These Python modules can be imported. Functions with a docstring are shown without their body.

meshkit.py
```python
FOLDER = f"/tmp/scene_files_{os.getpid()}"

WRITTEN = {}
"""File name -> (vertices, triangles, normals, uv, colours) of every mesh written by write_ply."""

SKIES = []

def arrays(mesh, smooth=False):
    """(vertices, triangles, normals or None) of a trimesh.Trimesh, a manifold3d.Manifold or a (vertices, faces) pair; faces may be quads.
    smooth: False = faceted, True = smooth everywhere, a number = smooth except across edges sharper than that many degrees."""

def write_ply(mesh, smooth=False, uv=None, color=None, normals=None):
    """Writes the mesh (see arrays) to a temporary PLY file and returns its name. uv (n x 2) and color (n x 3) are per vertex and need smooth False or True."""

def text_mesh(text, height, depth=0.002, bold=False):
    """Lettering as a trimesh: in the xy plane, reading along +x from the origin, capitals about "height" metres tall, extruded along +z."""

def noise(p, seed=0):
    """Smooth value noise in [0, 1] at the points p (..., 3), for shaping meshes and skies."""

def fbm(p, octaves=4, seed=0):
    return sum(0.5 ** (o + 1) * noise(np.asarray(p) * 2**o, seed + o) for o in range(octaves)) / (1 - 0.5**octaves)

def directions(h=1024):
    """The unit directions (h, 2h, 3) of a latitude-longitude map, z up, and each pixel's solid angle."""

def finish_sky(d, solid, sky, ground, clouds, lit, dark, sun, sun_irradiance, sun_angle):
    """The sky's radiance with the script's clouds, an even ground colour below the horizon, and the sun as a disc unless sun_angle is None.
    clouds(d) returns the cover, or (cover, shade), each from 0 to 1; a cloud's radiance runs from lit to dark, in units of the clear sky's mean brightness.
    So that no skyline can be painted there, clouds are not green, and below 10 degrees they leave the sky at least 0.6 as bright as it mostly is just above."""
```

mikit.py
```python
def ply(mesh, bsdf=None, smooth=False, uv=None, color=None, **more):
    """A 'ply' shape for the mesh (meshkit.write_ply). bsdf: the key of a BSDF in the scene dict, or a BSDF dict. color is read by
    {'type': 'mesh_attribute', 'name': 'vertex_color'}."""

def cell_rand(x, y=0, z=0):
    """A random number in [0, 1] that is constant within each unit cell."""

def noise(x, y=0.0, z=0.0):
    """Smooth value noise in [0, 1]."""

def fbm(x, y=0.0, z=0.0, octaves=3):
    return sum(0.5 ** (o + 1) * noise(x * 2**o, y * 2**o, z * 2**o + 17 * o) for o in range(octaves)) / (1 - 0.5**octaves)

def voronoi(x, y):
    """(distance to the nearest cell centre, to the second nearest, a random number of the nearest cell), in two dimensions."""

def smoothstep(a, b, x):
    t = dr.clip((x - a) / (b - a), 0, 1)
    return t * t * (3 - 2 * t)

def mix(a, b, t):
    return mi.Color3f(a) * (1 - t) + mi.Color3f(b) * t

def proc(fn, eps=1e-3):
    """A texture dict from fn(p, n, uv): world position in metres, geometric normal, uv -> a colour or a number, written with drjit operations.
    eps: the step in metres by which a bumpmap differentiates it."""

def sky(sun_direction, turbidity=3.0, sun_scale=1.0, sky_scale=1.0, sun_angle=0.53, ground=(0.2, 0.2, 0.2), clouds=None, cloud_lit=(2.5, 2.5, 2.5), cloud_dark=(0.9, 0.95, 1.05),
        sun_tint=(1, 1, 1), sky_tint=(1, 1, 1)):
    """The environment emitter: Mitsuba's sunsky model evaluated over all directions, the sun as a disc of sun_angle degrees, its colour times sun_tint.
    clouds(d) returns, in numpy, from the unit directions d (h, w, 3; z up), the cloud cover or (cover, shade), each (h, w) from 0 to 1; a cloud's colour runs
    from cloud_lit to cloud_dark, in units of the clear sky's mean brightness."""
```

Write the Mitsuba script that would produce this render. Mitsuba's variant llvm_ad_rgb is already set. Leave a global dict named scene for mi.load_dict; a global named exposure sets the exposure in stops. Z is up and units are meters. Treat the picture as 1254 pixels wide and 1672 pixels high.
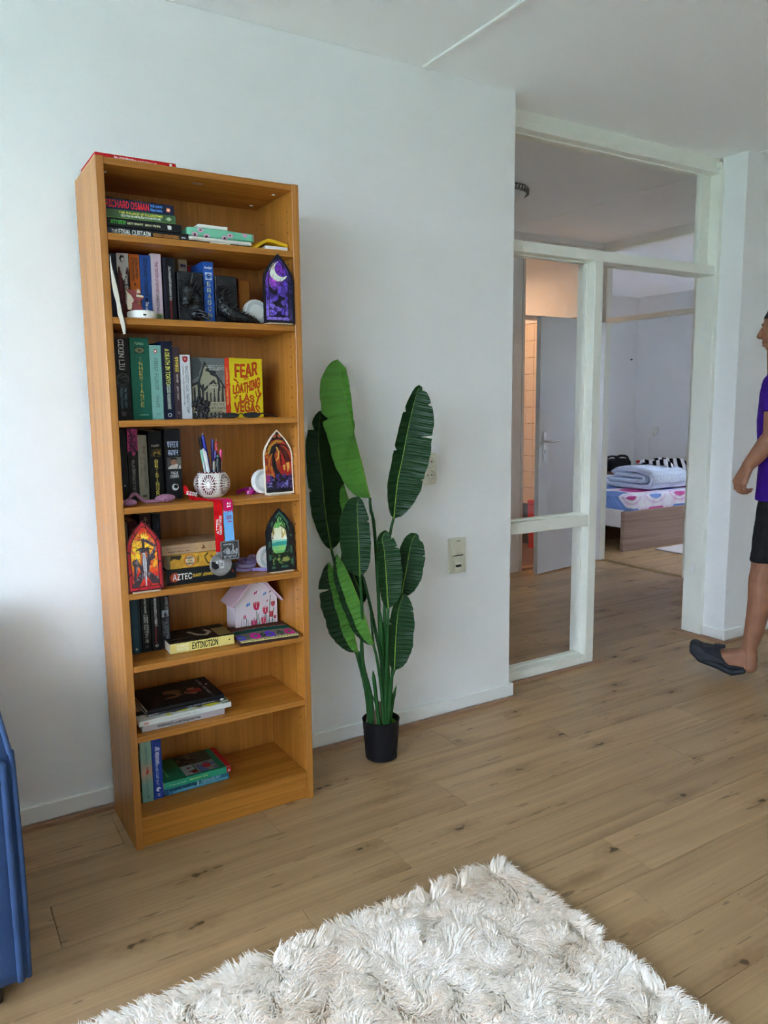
import math, random
import numpy as np, trimesh, shapely
import drjit as dr, mitsuba as mi
import shapely.affinity
import mikit, meshkit
from mikit import proc, noise, fbm, voronoi, cell_rand, smoothstep, mix
from shapely.geometry import Polygon, Point, LineString, box as sbox
from shapely.ops import unary_union

T = mi.ScalarTransform4f
scene, labels, _count = {}, {}, {}

# ------------------------------------------------------------------ camera, sky, exposure
scene['camera'] = {'type': 'perspective', 'fov': 53.08, 'fov_axis': 'x', 'near_clip': 0.02, 'far_clip': 200.0,
    'to_world': T().look_at(origin=[0, -2.5973, 1.3482], target=[0.51714, -1.75287, 1.20856], up=[0.08256, 0.11318, 0.99014])}
# an overcast, bluish white sky over green gardens; the sun stays behind the house
scene['sky'] = mikit.sky([0.75, 0.25, 0.75], turbidity=4.0, sun_scale=0.0, sky_scale=1.0, ground=(0.35, 0.48, 0.41),
    clouds=lambda d: (np.full(d.shape[:2], 0.8), np.full(d.shape[:2], 0.2)), cloud_lit=(1.82, 2.05, 2.42), cloud_dark=(1.28, 1.45, 1.75))
exposure = 5.95

# ------------------------------------------------------------------ helpers
def lin(r, g, b):
    """8-bit display colour to linear reflectance"""
    return tuple(float(((c / 255 + 0.055) / 1.055) ** 2.4 if c > 10 else c / 255 / 12.92) for c in (r, g, b))
def col(h):
    return lin(int(h[0:2], 16), int(h[2:4], 16), int(h[4:6], 16))
def key(name, parent=None):
    full = parent + '__' + name if parent else name
    n = _count.get(full, 0); _count[full] = n + 1
    return full if n == 0 else f'{full}_{n:03d}'
def add(name, mesh, bsdf, parent=None, smooth=False, color=None, **kw):
    k = key(name, parent)
    if color is not None:
        if not isinstance(mesh, tuple) and hasattr(mesh, 'to_mesh'):
            mm = mesh.to_mesh(); mesh = (mm.vert_properties[:, :3], mm.tri_verts)
        v = mesh[0] if isinstance(mesh, tuple) else mesh.vertices
        color = np.asarray(color, float)
        if color.ndim == 1: color = np.tile(color, (len(v), 1))
        if smooth not in (False, True): # split by angle first
            m = mesh if isinstance(mesh, trimesh.Trimesh) else trimesh.Trimesh(*meshkit.arrays(mesh)[:2], process=False)
            c0 = color[0]
            m = trimesh.graph.smooth_shade(m, angle=np.radians(smooth), facet_minarea=None)
            mesh, smooth, color = m, True, np.tile(c0, (len(m.vertices), 1))
    if color is not None and bsdf in PLAIN and np.ptp(color, axis=0).max() == 0:     # one plain colour: packed into the uv pair, so that all such parts share a material
        q = np.round(np.clip(color[0], 0, 1) * 1023)
        kw['uv'] = np.tile([[q[0] + 1024 * q[1], color[0][2]]], (len(color), 1)); color = None; bsdf += '_plain'
    scene[k] = mikit.ply(mesh, bsdf, smooth=smooth, color=color, **kw)
    return k
PLAIN = ('paint', 'gloss', 'cloth', 'satin', 'leaf')
def plain_colour(p, n, uv):
    g = dr.floor((uv.x + .5) / 1024); return mi.Color3f((uv.x - 1024 * g) / 1023, g / 1023, uv.y)
def thing(name, label, cat, group=None):
    k = key(name); labels[k] = {'label': label, 'category': cat}
    if group: labels[k]['group'] = group
    return k
def tag(k, label, cat=None, group=None, kind=None):
    labels[k] = {a: b for a, b in (('label', label), ('category', cat), ('group', group), ('kind', kind)) if b}
    return k
def struct(name, mesh, bsdf, label=None, parent=None, **kw):
    k = add(name, mesh, bsdf, parent, **kw)
    labels[k] = {'kind': 'structure', **({'label': label} if label else {})}
    return k
def cat(*ms):
    ms = [trimesh.Trimesh(*meshkit.arrays(m)[:2], process=False) if not isinstance(m, trimesh.Trimesh) else m for m in ms]
    return trimesh.util.concatenate(ms)
def bx(x0, x1, y0, y1, z0, z1, b=0.0):
    """box, its edges chamfered by b"""
    lo, hi = np.minimum([x0, y0, z0], [x1, y1, z1]), np.maximum([x0, y0, z0], [x1, y1, z1])
    if b <= 0:
        m = trimesh.creation.box(hi - lo); m.apply_translation((lo + hi) / 2); return m
    b = min(b, 0.45 * (hi - lo).min())
    p = []
    for s in np.ndindex(2, 2, 2):
        c = np.where(np.array(s) == 1, hi, lo); d = np.where(np.array(s) == 1, -b, b)
        for k in range(3):
            q = c + d; q[k] = c[k]; p.append(q)
    return trimesh.convex.convex_hull(np.array(p))
def rot(m, axis, deg, at=(0, 0, 0)):
    m = m.copy(); m.apply_transform(trimesh.transformations.rotation_matrix(math.radians(deg), axis, at)); return m
def move(m, d):
    m = m.copy(); m.apply_translation(d); return m
def xf(m, mat):
    m = m.copy(); m.apply_transform(mat); return m
def frame(o, ex, ey, ez=None):
    """matrix whose axes are ex, ey, ez at the origin o"""
    ex, ey = np.array(ex, float), np.array(ey, float)
    ez = np.cross(ex, ey) if ez is None else np.array(ez, float)
    m = np.eye(4); m[:3, 0], m[:3, 1], m[:3, 2], m[:3, 3] = ex, ey, ez, o; return m
def lathe(profile, n=32, at=(0, 0, 0)):
    m = trimesh.creation.revolve(np.array(profile, float), sections=n); m.apply_translation(at); return m
def tube(pts, r, n=8, caps=True):
    """tube along a polyline; r one radius or one per point"""
    p = np.asarray(pts, float); r = np.broadcast_to(np.asarray(r, float), (len(p),))
    t = np.gradient(p, axis=0); t /= np.linalg.norm(t, axis=1, keepdims=True) + 1e-12
    a = np.cross(t[0], [0, 0, 1.0] if abs(t[0][2]) < .9 else [1.0, 0, 0]); A = []
    for i in range(len(p)):
        a = a - t[i] * (a @ t[i]); a /= np.linalg.norm(a) + 1e-12; A.append(a)
    A = np.array(A); B = np.cross(t, A); g = np.arange(n) * 2 * np.pi / n
    v = (p[:, None] + r[:, None, None] * (np.cos(g)[None, :, None] * A[:, None] + np.sin(g)[None, :, None] * B[:, None])).reshape(-1, 3)
    f = []
    for i in range(len(p) - 1):
        for j in range(n):
            q = (i * n + j, i * n + (j + 1) % n, (i + 1) * n + (j + 1) % n, (i + 1) * n + j)
            f += [(q[0], q[1], q[2]), (q[0], q[2], q[3])]
    if caps:
        v = np.vstack([v, p[0], p[-1]]); c0, c1 = len(v) - 2, len(v) - 1; e = (len(p) - 1) * n
        for j in range(n): f += [(c0, (j + 1) % n, j), (c1, e + j, e + (j + 1) % n)]
    return trimesh.Trimesh(v, f, process=False)
def smoothline(pts, n=6):
    """Catmull-Rom through the points"""
    p = np.asarray(pts, float); q = np.vstack([2 * p[0] - p[1], p, 2 * p[-1] - p[-2]]); out = []
    for i in range(1, len(q) - 2):
        for t in np.arange(n) / n:
            out.append(.5 * (2 * q[i] + (q[i + 1] - q[i - 1]) * t + (2 * q[i - 1] - 5 * q[i] + 4 * q[i + 1] - q[i + 2]) * t * t + (3 * q[i] - q[i - 1] - 3 * q[i + 1] + q[i + 2]) * t ** 3))
    return np.array(out + [p[-1]])
def extrude(poly, d):
    ps = [g for g in getattr(poly, 'geoms', [poly]) if g.geom_type == 'Polygon' and g.area > 1e-12]
    return trimesh.util.concatenate([trimesh.creation.extrude_polygon(g, d, engine='earcut') for g in ps])
_text = {}
def text(s, h, w=None, bold=False, depth=0.0004):
    """lettering in the xy plane centred on the origin, h tall (capitals), w its whole width"""
    if (s, bold) not in _text: _text[s, bold] = meshkit.text_mesh(s, 1.0, 1.0, bold)
    m = _text[s, bold].copy(); lo, hi = m.bounds
    m.apply_translation([-(lo[0] + hi[0]) / 2, -.5, 0])
    m.apply_scale([(w / (hi[0] - lo[0])) if w else h, h, depth]); return m

# ------------------------------------------------------------------ materials
def mat(name, base, rough=.6, spec=.4, **kw):
    b = {'type': 'rgb', 'value': list(base)} if isinstance(base, tuple) else base
    scene[name] = {'type': 'twosided', 'bsdf': {'type': 'principled', 'base_color': b, 'roughness': rough, 'specular': spec, **kw}}
    return name
def bumped(name, inner_kw, fn, scale, eps=1e-3):
    scene[name] = {'type': 'twosided', 'bsdf': {'type': 'bumpmap', 'arbitrary': {**proc(fn, eps)}, 'scale': scale, 'bsdf': inner_kw}}
    return name
VC = {'type': 'mesh_attribute', 'name': 'vertex_color'}
PC = proc(plain_colour)
for nm, ro, sp_ in (('paint', .55, .35), ('gloss', .22, .5), ('cloth', .95, .1), ('satin', .28, .6), ('leaf', .27, .14)): mat(nm + '_plain', PC, ro, sp_)
mat('paint', VC, .55, .35)              # printed and dyed things carry their colours on their vertices
mat('gloss', VC, .22, .5)
mat('cloth', VC, .95, .1)
mat('wall_paint', (.80, .805, .80), .9, .2)
mat('ceiling_paint', (.82, .825, .825), .95, .1)
mat('frame_paint', (.80, .81, .74), .4, .4)
mat('trim_paint', (.80, .81, .79), .45, .4)
mat('white_plastic', (.78, .78, .74), .35, .5)
mat('ivory_plastic', (.62, .61, .50), .4, .5)
mat('steel', (.62, .62, .63), .28, .5, metallic=1.0)
mat('black_plastic', (.012, .012, .014), .4, .5)
mat('dark_gap', (.02, .018, .016), .9, .1)
scene['pane'] = {'type': 'thindielectric', 'int_ior': 1.5}
def oak(along, dark='8d531b', light='bf8036'):
    def fn(p, n, uv):
        q = {'x': (p.x, p.y, p.z), 'z': (p.z, p.x, p.y)}[along]
        w = .02 * fbm(q[0] * 1.5, q[1] * 8, q[2] * 8, 3)
        g = noise(q[0] * 2.2, (q[1] + w) * 130, (q[2] + w) * 130)
        h = fbm(q[0] * 5, q[1] * 420, q[2] * 420, 2)
        s = fbm(q[0] * .9, (q[1] + w) * 22, (q[2] + w) * 22, 3)
        c = mix(col(dark), col(light), .5 * s + .5 * g)
        pores = smoothstep(.62, .8, h)
        return c * (1 - .22 * pores)
    return proc(fn)
mat('oak_upright', oak('z'), .34, .7)

mat('oak_lying', oak('x'), .42, .4)

# ------------------------------------------------------------------ floor: laminate planks, one by one
PW, PL, P0 = 0.1915, 1.285, -0.471
def plank_tone(p, n, uv):
    row = dr.floor((p.y - P0) / PW)
    r = cell_rand(row, 3, 7)
    # the same random plank starts as the meshes below
    u = uv.x
    idx = uv.y
    yy = p.y + .013 * noise(p.x * 2.3, idx * 17, 5)
    ring = fbm(p.x * 1.1 + idx * 31, yy * 26 + idx * 13, idx, 3)
    fine = fbm(p.x * 4 + idx * 7, yy * 170, idx, 2)
    streak = smoothstep(.62, .85, fbm(p.x * 1.6 + idx * 5, yy * 60, idx + 3, 2))
    c = mix(col('977654'), col('bb9b72'), .65 * ring + .35 * fine)
    c = c * (.9 + .16 * cell_rand(idx * 97.0, 2, 2))
    c = mix(c, col('8a6a45'), .3 * streak)
    # knots: sparse dark eyes with a drawn-out halo
    kx, ky = p.x * 2.6 + idx * 3.7, (p.y - P0) * 7.0
    d, d2, w = voronoi(kx, ky + idx * 11.0)
    e = d + .12 * noise(p.x * 60, p.y * 90, 1)
    has = smoothstep(.45, .5, w)
    halo = (1 - smoothstep(.06, .42, e)) * has
    core = (1 - smoothstep(.07, .13, e)) * has * smoothstep(.6, .65, cell_rand(w * 1000.0, 1, 1) + .2)
    c = mix(c, col('8b6b49'), .6 * halo)
    c = mix(c, col('4d3a2a'), .85 * core)
    dash = smoothstep(.84, .88, fbm(p.x * 9 + idx * 3, p.y * 75, idx + 9, 2))
    return mix(c, col('644c34'), .5 * dash)
mat('laminate', proc(plank_tone), .36, .35)
def plank_mesh(x0, x1, y0, y1, idx):
    m = bx(x0 + .0005, x1 - .0005, y0 + .0005, y1 - .0005, -.008, 0.0, .0011)
    return m, np.tile([[0.0, idx]], (len(m.vertices), 1))
ROOM = dict(x0=-2.6, x1=6.4, y0=-5.6, y1=0.0)
struct('floor', bx(-2.75, 8.1, -5.8, 4.4, -.06, -.0085), 'dark_gap', 'brown oak laminate floor of long planks through living room and hall')
random.seed(5)
START = {-1: .22, -5: 1.61, -3: 2.08, 2: 2.54, 0: .9, -2: 1.15, -4: .45, 1: 1.75, -6: .55, -7: 1.95}
np_ = 0
for row in range(-27, 24):
    y1 = P0 + (row + 1) * PW; y0 = y1 - PW
    if y0 > 4.2: break
    s = START.get(row, random.random() * PL)
    spans = [(-2.6, 6.4)] if y0 < 0.05 else ([(1.5, 4.993), (5.007, 7.9)] if y1 < 2.15 else [(5.007, 7.9)])
    for lo, hi in spans:
        x = s - PL * math.ceil((s - lo) / PL)
        while x < hi:
            a, b = max(x, lo), min(x + PL, hi)
            if b - a > .02:
                m, uv = plank_mesh(a, b, y0, y1, np_ + 1)
                k = key('plank', 'floor')
                scene[k] = mikit.ply(m, 'laminate', uv=uv); np_ += 1
            x += PL
# ------------------------------------------------------------------ walls and ceiling
struct('ceiling', bx(-2.75, 8.1, -5.8, 4.4, 2.62, 2.74), 'ceiling_paint', 'flat off-white painted ceiling')
struct('wall_back', bx(-2.75, 2.255, 0, .12, 0, 2.62, .003), 'wall_paint', 'white painted wall behind the bookcase and the plant')
struct('wall_right', bx(3.80, 8.1, -.027, .119, 0, 2.62, .003), 'wall_paint', 'white wall end right of the glazed partition')
struct('wall_side', bx(6.4, 6.52, -5.7, -.027, 0, 2.62), 'wall_paint', 'white side wall outside the picture')
struct('wall_front', bx(-2.75, 6.52, -5.72, -5.6, 0, 2.62), 'wall_paint', 'white wall behind the camera')
# window wall: one long opening onto the garden
WY0, WY1, WZ0, WZ1 = -5.0, -0.45, .80, 2.48
struct('wall_left', cat(bx(-2.75, -2.6, -5.7, WY0, 0, 2.62), bx(-2.75, -2.6, WY1, 0, 0, 2.62), bx(-2.75, -2.6, WY0, WY1, 0, WZ0), bx(-2.75, -2.6, WY0, WY1, WZ1, 2.62)), 'wall_paint', 'white window wall at the left')
w1 = struct('window_1', cat(bx(-2.70, -2.62, WY0, WY0 + .06, WZ0, WZ1, .004), bx(-2.70, -2.62, WY1 - .06, WY1, WZ0, WZ1, .004), bx(-2.70, -2.62, WY0, WY1, WZ0, WZ0 + .06, .004),
    bx(-2.70, -2.62, WY0, WY1, WZ1 - .06, WZ1, .004), bx(-2.70, -2.62, -3.6, -3.54, WZ0, WZ1, .004), bx(-2.70, -2.62, -2.2, -2.14, WZ0, WZ1, .004)), 'frame_paint', 'wide white framed window at the left')
add('pane', (np.array([[-2.66, WY0, WZ0], [-2.66, WY1, WZ0], [-2.66, WY1, WZ1], [-2.66, WY0, WZ1]]), np.array([[0, 1, 2, 3]])), 'pane', w1)
add('window_sill', bx(-2.62, -2.45, WY0 - .05, WY1 + .05, WZ0 - .03, WZ0, .006), 'frame_paint', w1)
# baseboards with the wooden quarter strip at their foot
def baseboard(side, a, b, wall, d, along='x', h=.07):
    """along x at y = wall (into the room: d), or along y at x = wall"""
    s = np.sign(d)
    f = (lambda u0, u1, w0, w1, z0, z1, c: bx(u0, u1, w0, w1, z0, z1, c)) if along == 'x' else (lambda u0, u1, w0, w1, z0, z1, c: bx(w0, w1, u0, u1, z0, z1, c))
    k = struct('baseboard_' + side, f(a, b, wall, wall + s * .015, .012, h, .003), 'trim_paint', None)
    return k
mat('strip_wood', (.33, .19, .115), .5, .35)
baseboard('back', -2.6, 2.27, 0, -1)
struct('baseboard_corner', bx(2.255, 2.27, -.0005, .119, .012, .07, .003), 'trim_paint')
baseboard('right', 3.785, 6.4, -.027, -1)
struct('baseboard_return', bx(3.785, 3.80, -.0265, .10, .012, .07, .003), 'trim_paint')
def strip(n, poly, label=None):
    m = extrude(poly, .012); struct('trim_%d' % n, m, 'strip_wood', label)
strip(1, Polygon([(-2.6, -.001), (-2.6, -.035), (2.30, -.035), (2.275, -.015), (-2.6, -.0151)]), 'thin brown wooden strip along the foot of the white wall')
strip(2, Polygon([(2.258, .118), (2.258, .10), (2.99, .10), (2.972, .118)]), 'thin brown wooden strip before the glazed partition')
strip(3, Polygon([(3.80, -.042), (3.765, -.062), (6.4, -.062), (6.4, -.042)]), 'thin brown strip along the wall end')
strip(4, Polygon([(3.785, -.042), (3.765, -.062), (3.755, .10), (3.72, .26), (3.775, .235), (3.775, .119), (3.785, .1)]), 'thin brown strip round the foot of the door jamb')
# ceiling battens over the joints of the ceiling boards
struct('trim_5', cat(bx(1.778, 1.798, -5.6, -.004, 2.612, 2.621, .003)), 'trim_paint', 'thin white batten across the ceiling')
struct('trim_6', cat(bx(3.872, 3.892, -5.6, -.03, 2.612, 2.621, .003)), 'trim_paint', 'thin white batten at the right of the ceiling')
struct('trim_7', bx(3.95, 3.968, .3, 1.95, 2.6185, 2.621, .001), 'trim_paint', 'thin white batten across the hall ceiling')

# ------------------------------------------------------------------ glazed partition to the hall
YP = .119
head = struct('trim_8', cat(bx(2.255, 3.80, YP + .02, YP + .115, 2.56, 2.625, .002), bx(2.255, 3.80, YP, YP + .115, 2.535, 2.567, .003)), 'frame_paint', 'cream painted head of the glazed partition')
rail = struct('trim_9', bx(2.255, 3.785, YP, YP + .115, 2.014, 2.064, .003), 'frame_paint', 'cream painted rail under the top light of the partition')
post = struct('trim_10', cat(bx(2.868, 2.925, YP, YP + .115, .012, 2.014, .003)), 'frame_paint', 'cream painted post between side light and doorway')
struct('trim_11', bx(2.255, 2.868, YP, YP + .085, .73, .785, .003), 'frame_paint', 'cream painted middle rail of the side light')
struct('trim_12', bx(2.255, 2.868, YP, YP + .085, .012, .058, .003), 'frame_paint', 'cream painted bottom rail of the side light')
struct('trim_13', cat(bx(3.775, 3.80, YP, YP + .115, .012, 2.6, .003), bx(3.77, 3.80, YP - .013, YP + .004, .012, 2.56, .003), bx(3.70, 3.775, YP + .05, YP + .07, 2.064, 2.535, .002)), 'frame_paint', 'cream painted door jamb at the right of the doorway')
add('strike_plate', cat(bx(3.7735, 3.776, .16, .185, 1.72, 1.78, .0008), bx(3.7735, 3.776, .16, .185, 1.66, 1.70, .0008), bx(3.7735, 3.776, .16, .185, .36, .42, .0008)), 'trim_paint', 'trim_13')
def pane(n, x0, x1, z0, z1, label):
    # glass in a cream bead frame, 45 mm behind the face
    y = YP + .045
    b = .014
    k = struct('window_%d' % n, cat(bx(x0, x0 + b, y - .004, y + .03, z0, z1, .002), bx(x1 - b, x1, y - .004, y + .03, z0, z1, .002), bx(x0, x1, y - .004, y + .03, z0, z0 + .008, .002), bx(x0, x1, y - .004, y + .03, z1 - .008, z1, .002)), 'frame_paint', label)
    add('glass', (np.array([[x0, y + .012, z0], [x1, y + .012, z0], [x1, y + .012, z1], [x0, y + .012, z1]]), np.array([[0, 1, 2, 3]])), 'pane', k)
pane(2, 2.256, 3.70, 2.064, 2.535, 'clear top light over the doorway to the hall')
pane(3, 2.256, 2.868, .785, 2.014, 'clear upper pane of the side light')
pane(4, 2.256, 2.868, .058, .73, 'clear lower pane of the side light')

# ------------------------------------------------------------------ hall, bathroom and bedroom behind it
HX, BY = 4.95, 2.0
struct('wall_hall_left', bx(1.4, 1.5, .12, 2.1, 0, 2.62), 'wall_paint')
struct('wall_hall_back', cat(bx(1.4, 4.08, BY, BY + .08, 0, 2.62), bx(4.925, 5.0, BY, BY + .08, 0, 2.62), bx(4.08, 4.925, BY, BY + .08, 2.55, 2.62)), 'wall_paint', 'white wall at the end of the hall with the bathroom door')
struct('baseboard_hall', bx(1.5, 4.06, BY - .012, BY, 0, .06, .003), 'trim_paint')
struct('wall_bedroom', cat(bx(HX, 5.0, .119, 1.10, 0, 2.62), bx(HX, 5.0, 1.975, 4.3, 0, 2.62), bx(HX, 5.0, 1.10, 1.975, 2.57, 2.62)), 'wall_paint', 'white wall between hall and bedroom')
mat('jamb_paint', (.62, .60, .57), .45, .4)
d1 = struct('door_1', cat(bx(4.08, 4.105, BY - .01, BY + .09, 0, 2.57, .003), bx(4.905, 4.93, BY - .01, BY + .09, 0, 2.57, .003), bx(4.08, 4.93, BY - .01, BY + .09, 1.985, 2.01, .003), bx(4.08, 4.93, BY - .01, BY + .09, 2.55, 2.575, .003)), 'jamb_paint', 'frame of the bathroom door with a top light')
add('glass', (np.array([[4.105, BY + .04, 2.01], [4.905, BY + .04, 2.01], [4.905, BY + .04, 2.55], [4.105, BY + .04, 2.55]]), np.array([[0, 1, 2, 3]])), 'pane', d1)
# the ajar leaf: hinged at the right
ang = math.degrees(math.atan2(1.955 - 1.82, 4.92 - 4.085))
def leaf(m): return xf(m, trimesh.transformations.translation_matrix([4.92, 1.955, 0]) @ trimesh.transformations.rotation_matrix(math.radians(180 + ang), [0, 0, 1]))
mat('door_paint', (.66, .67, .70), .45, .4)
dl = struct('door_2', leaf(bx(0, .845, -.02, .02, .012, 1.985, .002)), 'door_paint', 'plain grey bathroom door standing ajar')
hd = add('handle', leaf(cat(bx(.762, .795, .0201, .026, .90, 1.12, .002), tube(smoothline([(.778, .024, 1.045), (.778, .05, 1.045), (.774, .062, 1.045), (.73, .066, 1.045), (.645, .064, 1.048)], 4), .009, 10))), 'steel', dl, smooth=35)
tag(hd, 'steel lever handle on a long plate')
add('keyhole', leaf(bx(.774, .782, .0255, .0265, .955, .98)), 'dark_gap', dl)
add('handle', leaf(cat(bx(.765, .792, -.026, -.0201, .90, 1.12, .002), tube([(.778, -.024, 1.045), (.778, -.06, 1.045), (.66, -.062, 1.045)], .009, 8))), 'steel', dl, smooth=35)
# bedroom door frame
d3 = struct('door_3', cat(bx(HX - .008, 5.008, 1.952, 1.975, 0, 2.57, .003), bx(HX - .008, 5.008, 1.095, 1.125, 0, 2.57, .003), bx(HX - .008, 5.008, 1.1, 1.975, 1.978, 2.018, .003), bx(HX - .008, 5.008, 1.1, 1.975, 2.545, 2.575, .003)), 'frame_paint', 'frame of the bedroom doorway with a top light')
add('glass', (np.array([[4.98, 1.125, 2.018], [4.98, 1.952, 2.018], [4.98, 1.952, 2.545], [4.98, 1.125, 2.545]]), np.array([[0, 1, 2, 3]])), 'pane', d3)
mat('brass_strip', (.45, .32, .16), .4, .5, metallic=.6)
struct('trim_14', cat(bx(4.955, 4.975, 1.125, 1.952, 0, .006, .002), bx(4.99, 5.015, 1.125, 1.952, 0, .006, .002)), 'brass_strip', 'brown threshold strip of the bedroom doorway')
# bathroom
mat('tile_glaze', (.80, .70, .60), .2, .5)
mat('dark_tile', (.03, .028, .03), .3, .5)
mat('brown_tile', (.16, .085, .06), .4, .4)
mat('grout', (.35, .26, .2), .9, .1)
struct('wall_bathroom', cat(bx(4.93, 4.95, 2.081, 4.1, 0, 2.62), bx(3.3, 5.05, 4.1, 4.2, 0, 2.62), bx(3.2, 3.3, 2.08, 4.2, 0, 2.62)), 'wall_paint', 'bathroom walls, tiled to door height')
struct('wall_bathroom_grout', bx(4.9285, 4.9305, 2.082, 3.60, .005, 2.06), 'grout')
for j in range(11):
    for i in range(14):
        y = 2.085 + i * .1005; z = .40 + j * .1505
        k = key('tile', 'wall_bathroom'); scene[k] = mikit.ply(bx(4.924, 4.9301, y, y + .0970, z, z + .1470, .0012), 'tile_glaze')
for i in range(9):
    y = 2.085 + i * .1605
    k = key('dark_tile', 'wall_bathroom'); scene[k] = mikit.ply(bx(4.924, 4.9301, y, y + .1585, .01, .395, .0012), 'dark_tile')
for i in range(9):
    for j in range(8):
        x = 3.31 + i * .18; y = 2.09 + j * .18
        k = key('floor_tile', 'floor'); scene[k] = mikit.ply(bx(x, x + .177, y, y + .177, -.005, .004, .0012), 'brown_tile')
struct('trim_15', bx(4.105, 4.905, BY + .0, BY + .07, 0, .02, .003), 'strip_wood', 'threshold of the bathroom door')
# warm ceiling lamp of the bathroom, out of sight behind the door head
bl = thing('bathroom_lamp', 'round warm lamp on the bathroom ceiling', 'lamp')
LQ = (4.25, 2.95, 2.60)
scene[key('lens', bl)] = {**mikit.ply(lathe([(0, -.082), (.105, -.082), (.105, -.080), (0, -.080)], 24, LQ), 'white_plastic', smooth=30), 'emitter': {'type': 'area', 'radiance': {'type': 'rgb', 'value': [1.9, 1.10, .62]}}}
add('housing', lathe([(.107, -.085), (.122, -.085), (.122, .021), (0, .021), (0, -.075), (.107, -.075)], 24, LQ), 'white_plastic', bl, smooth=30)
# bedroom shell and its window (in the wall out of sight to the right)
struct('wall_bedroom_far', bx(4.95, 8.1, 4.15, 4.3, 0, 2.62), 'wall_paint', 'far bedroom wall')
BW0, BW1, BZ0, BZ1 = .9, 2.1, 1.0, 2.2
struct('wall_bedroom_right', cat(bx(7.9, 8.05, -.02, BW0, 0, 2.62), bx(7.9, 8.05, BW1, 4.2, 0, 2.62), bx(7.9, 8.05, BW0, BW1, 0, BZ0), bx(7.9, 8.05, BW0, BW1, BZ1, 2.62)), 'wall_paint', 'bedroom wall with the white socket')
w5 = struct('window_5', cat(bx(7.95, 8.02, BW0, BW0 + .05, BZ0, BZ1, .004), bx(7.95, 8.02, BW1 - .05, BW1, BZ0, BZ1, .004), bx(7.95, 8.02, BW0, BW1, BZ0, BZ0 + .05, .004), bx(7.95, 8.02, BW0, BW1, BZ1 - .05, BZ1, .004)), 'frame_paint', 'bedroom window outside the picture')
mat('dark_slab', (.13, .13, .13), .9, .2)  # unseen dark slab, added to cut light bounced up to the bedroom ceiling
struct('added_dark_slab', bx(8.06, 20, -10, 12, -.25, -.10), 'dark_slab', 'added dark slab outside the bedroom window, unseen, dims the light from the ground')
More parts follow.
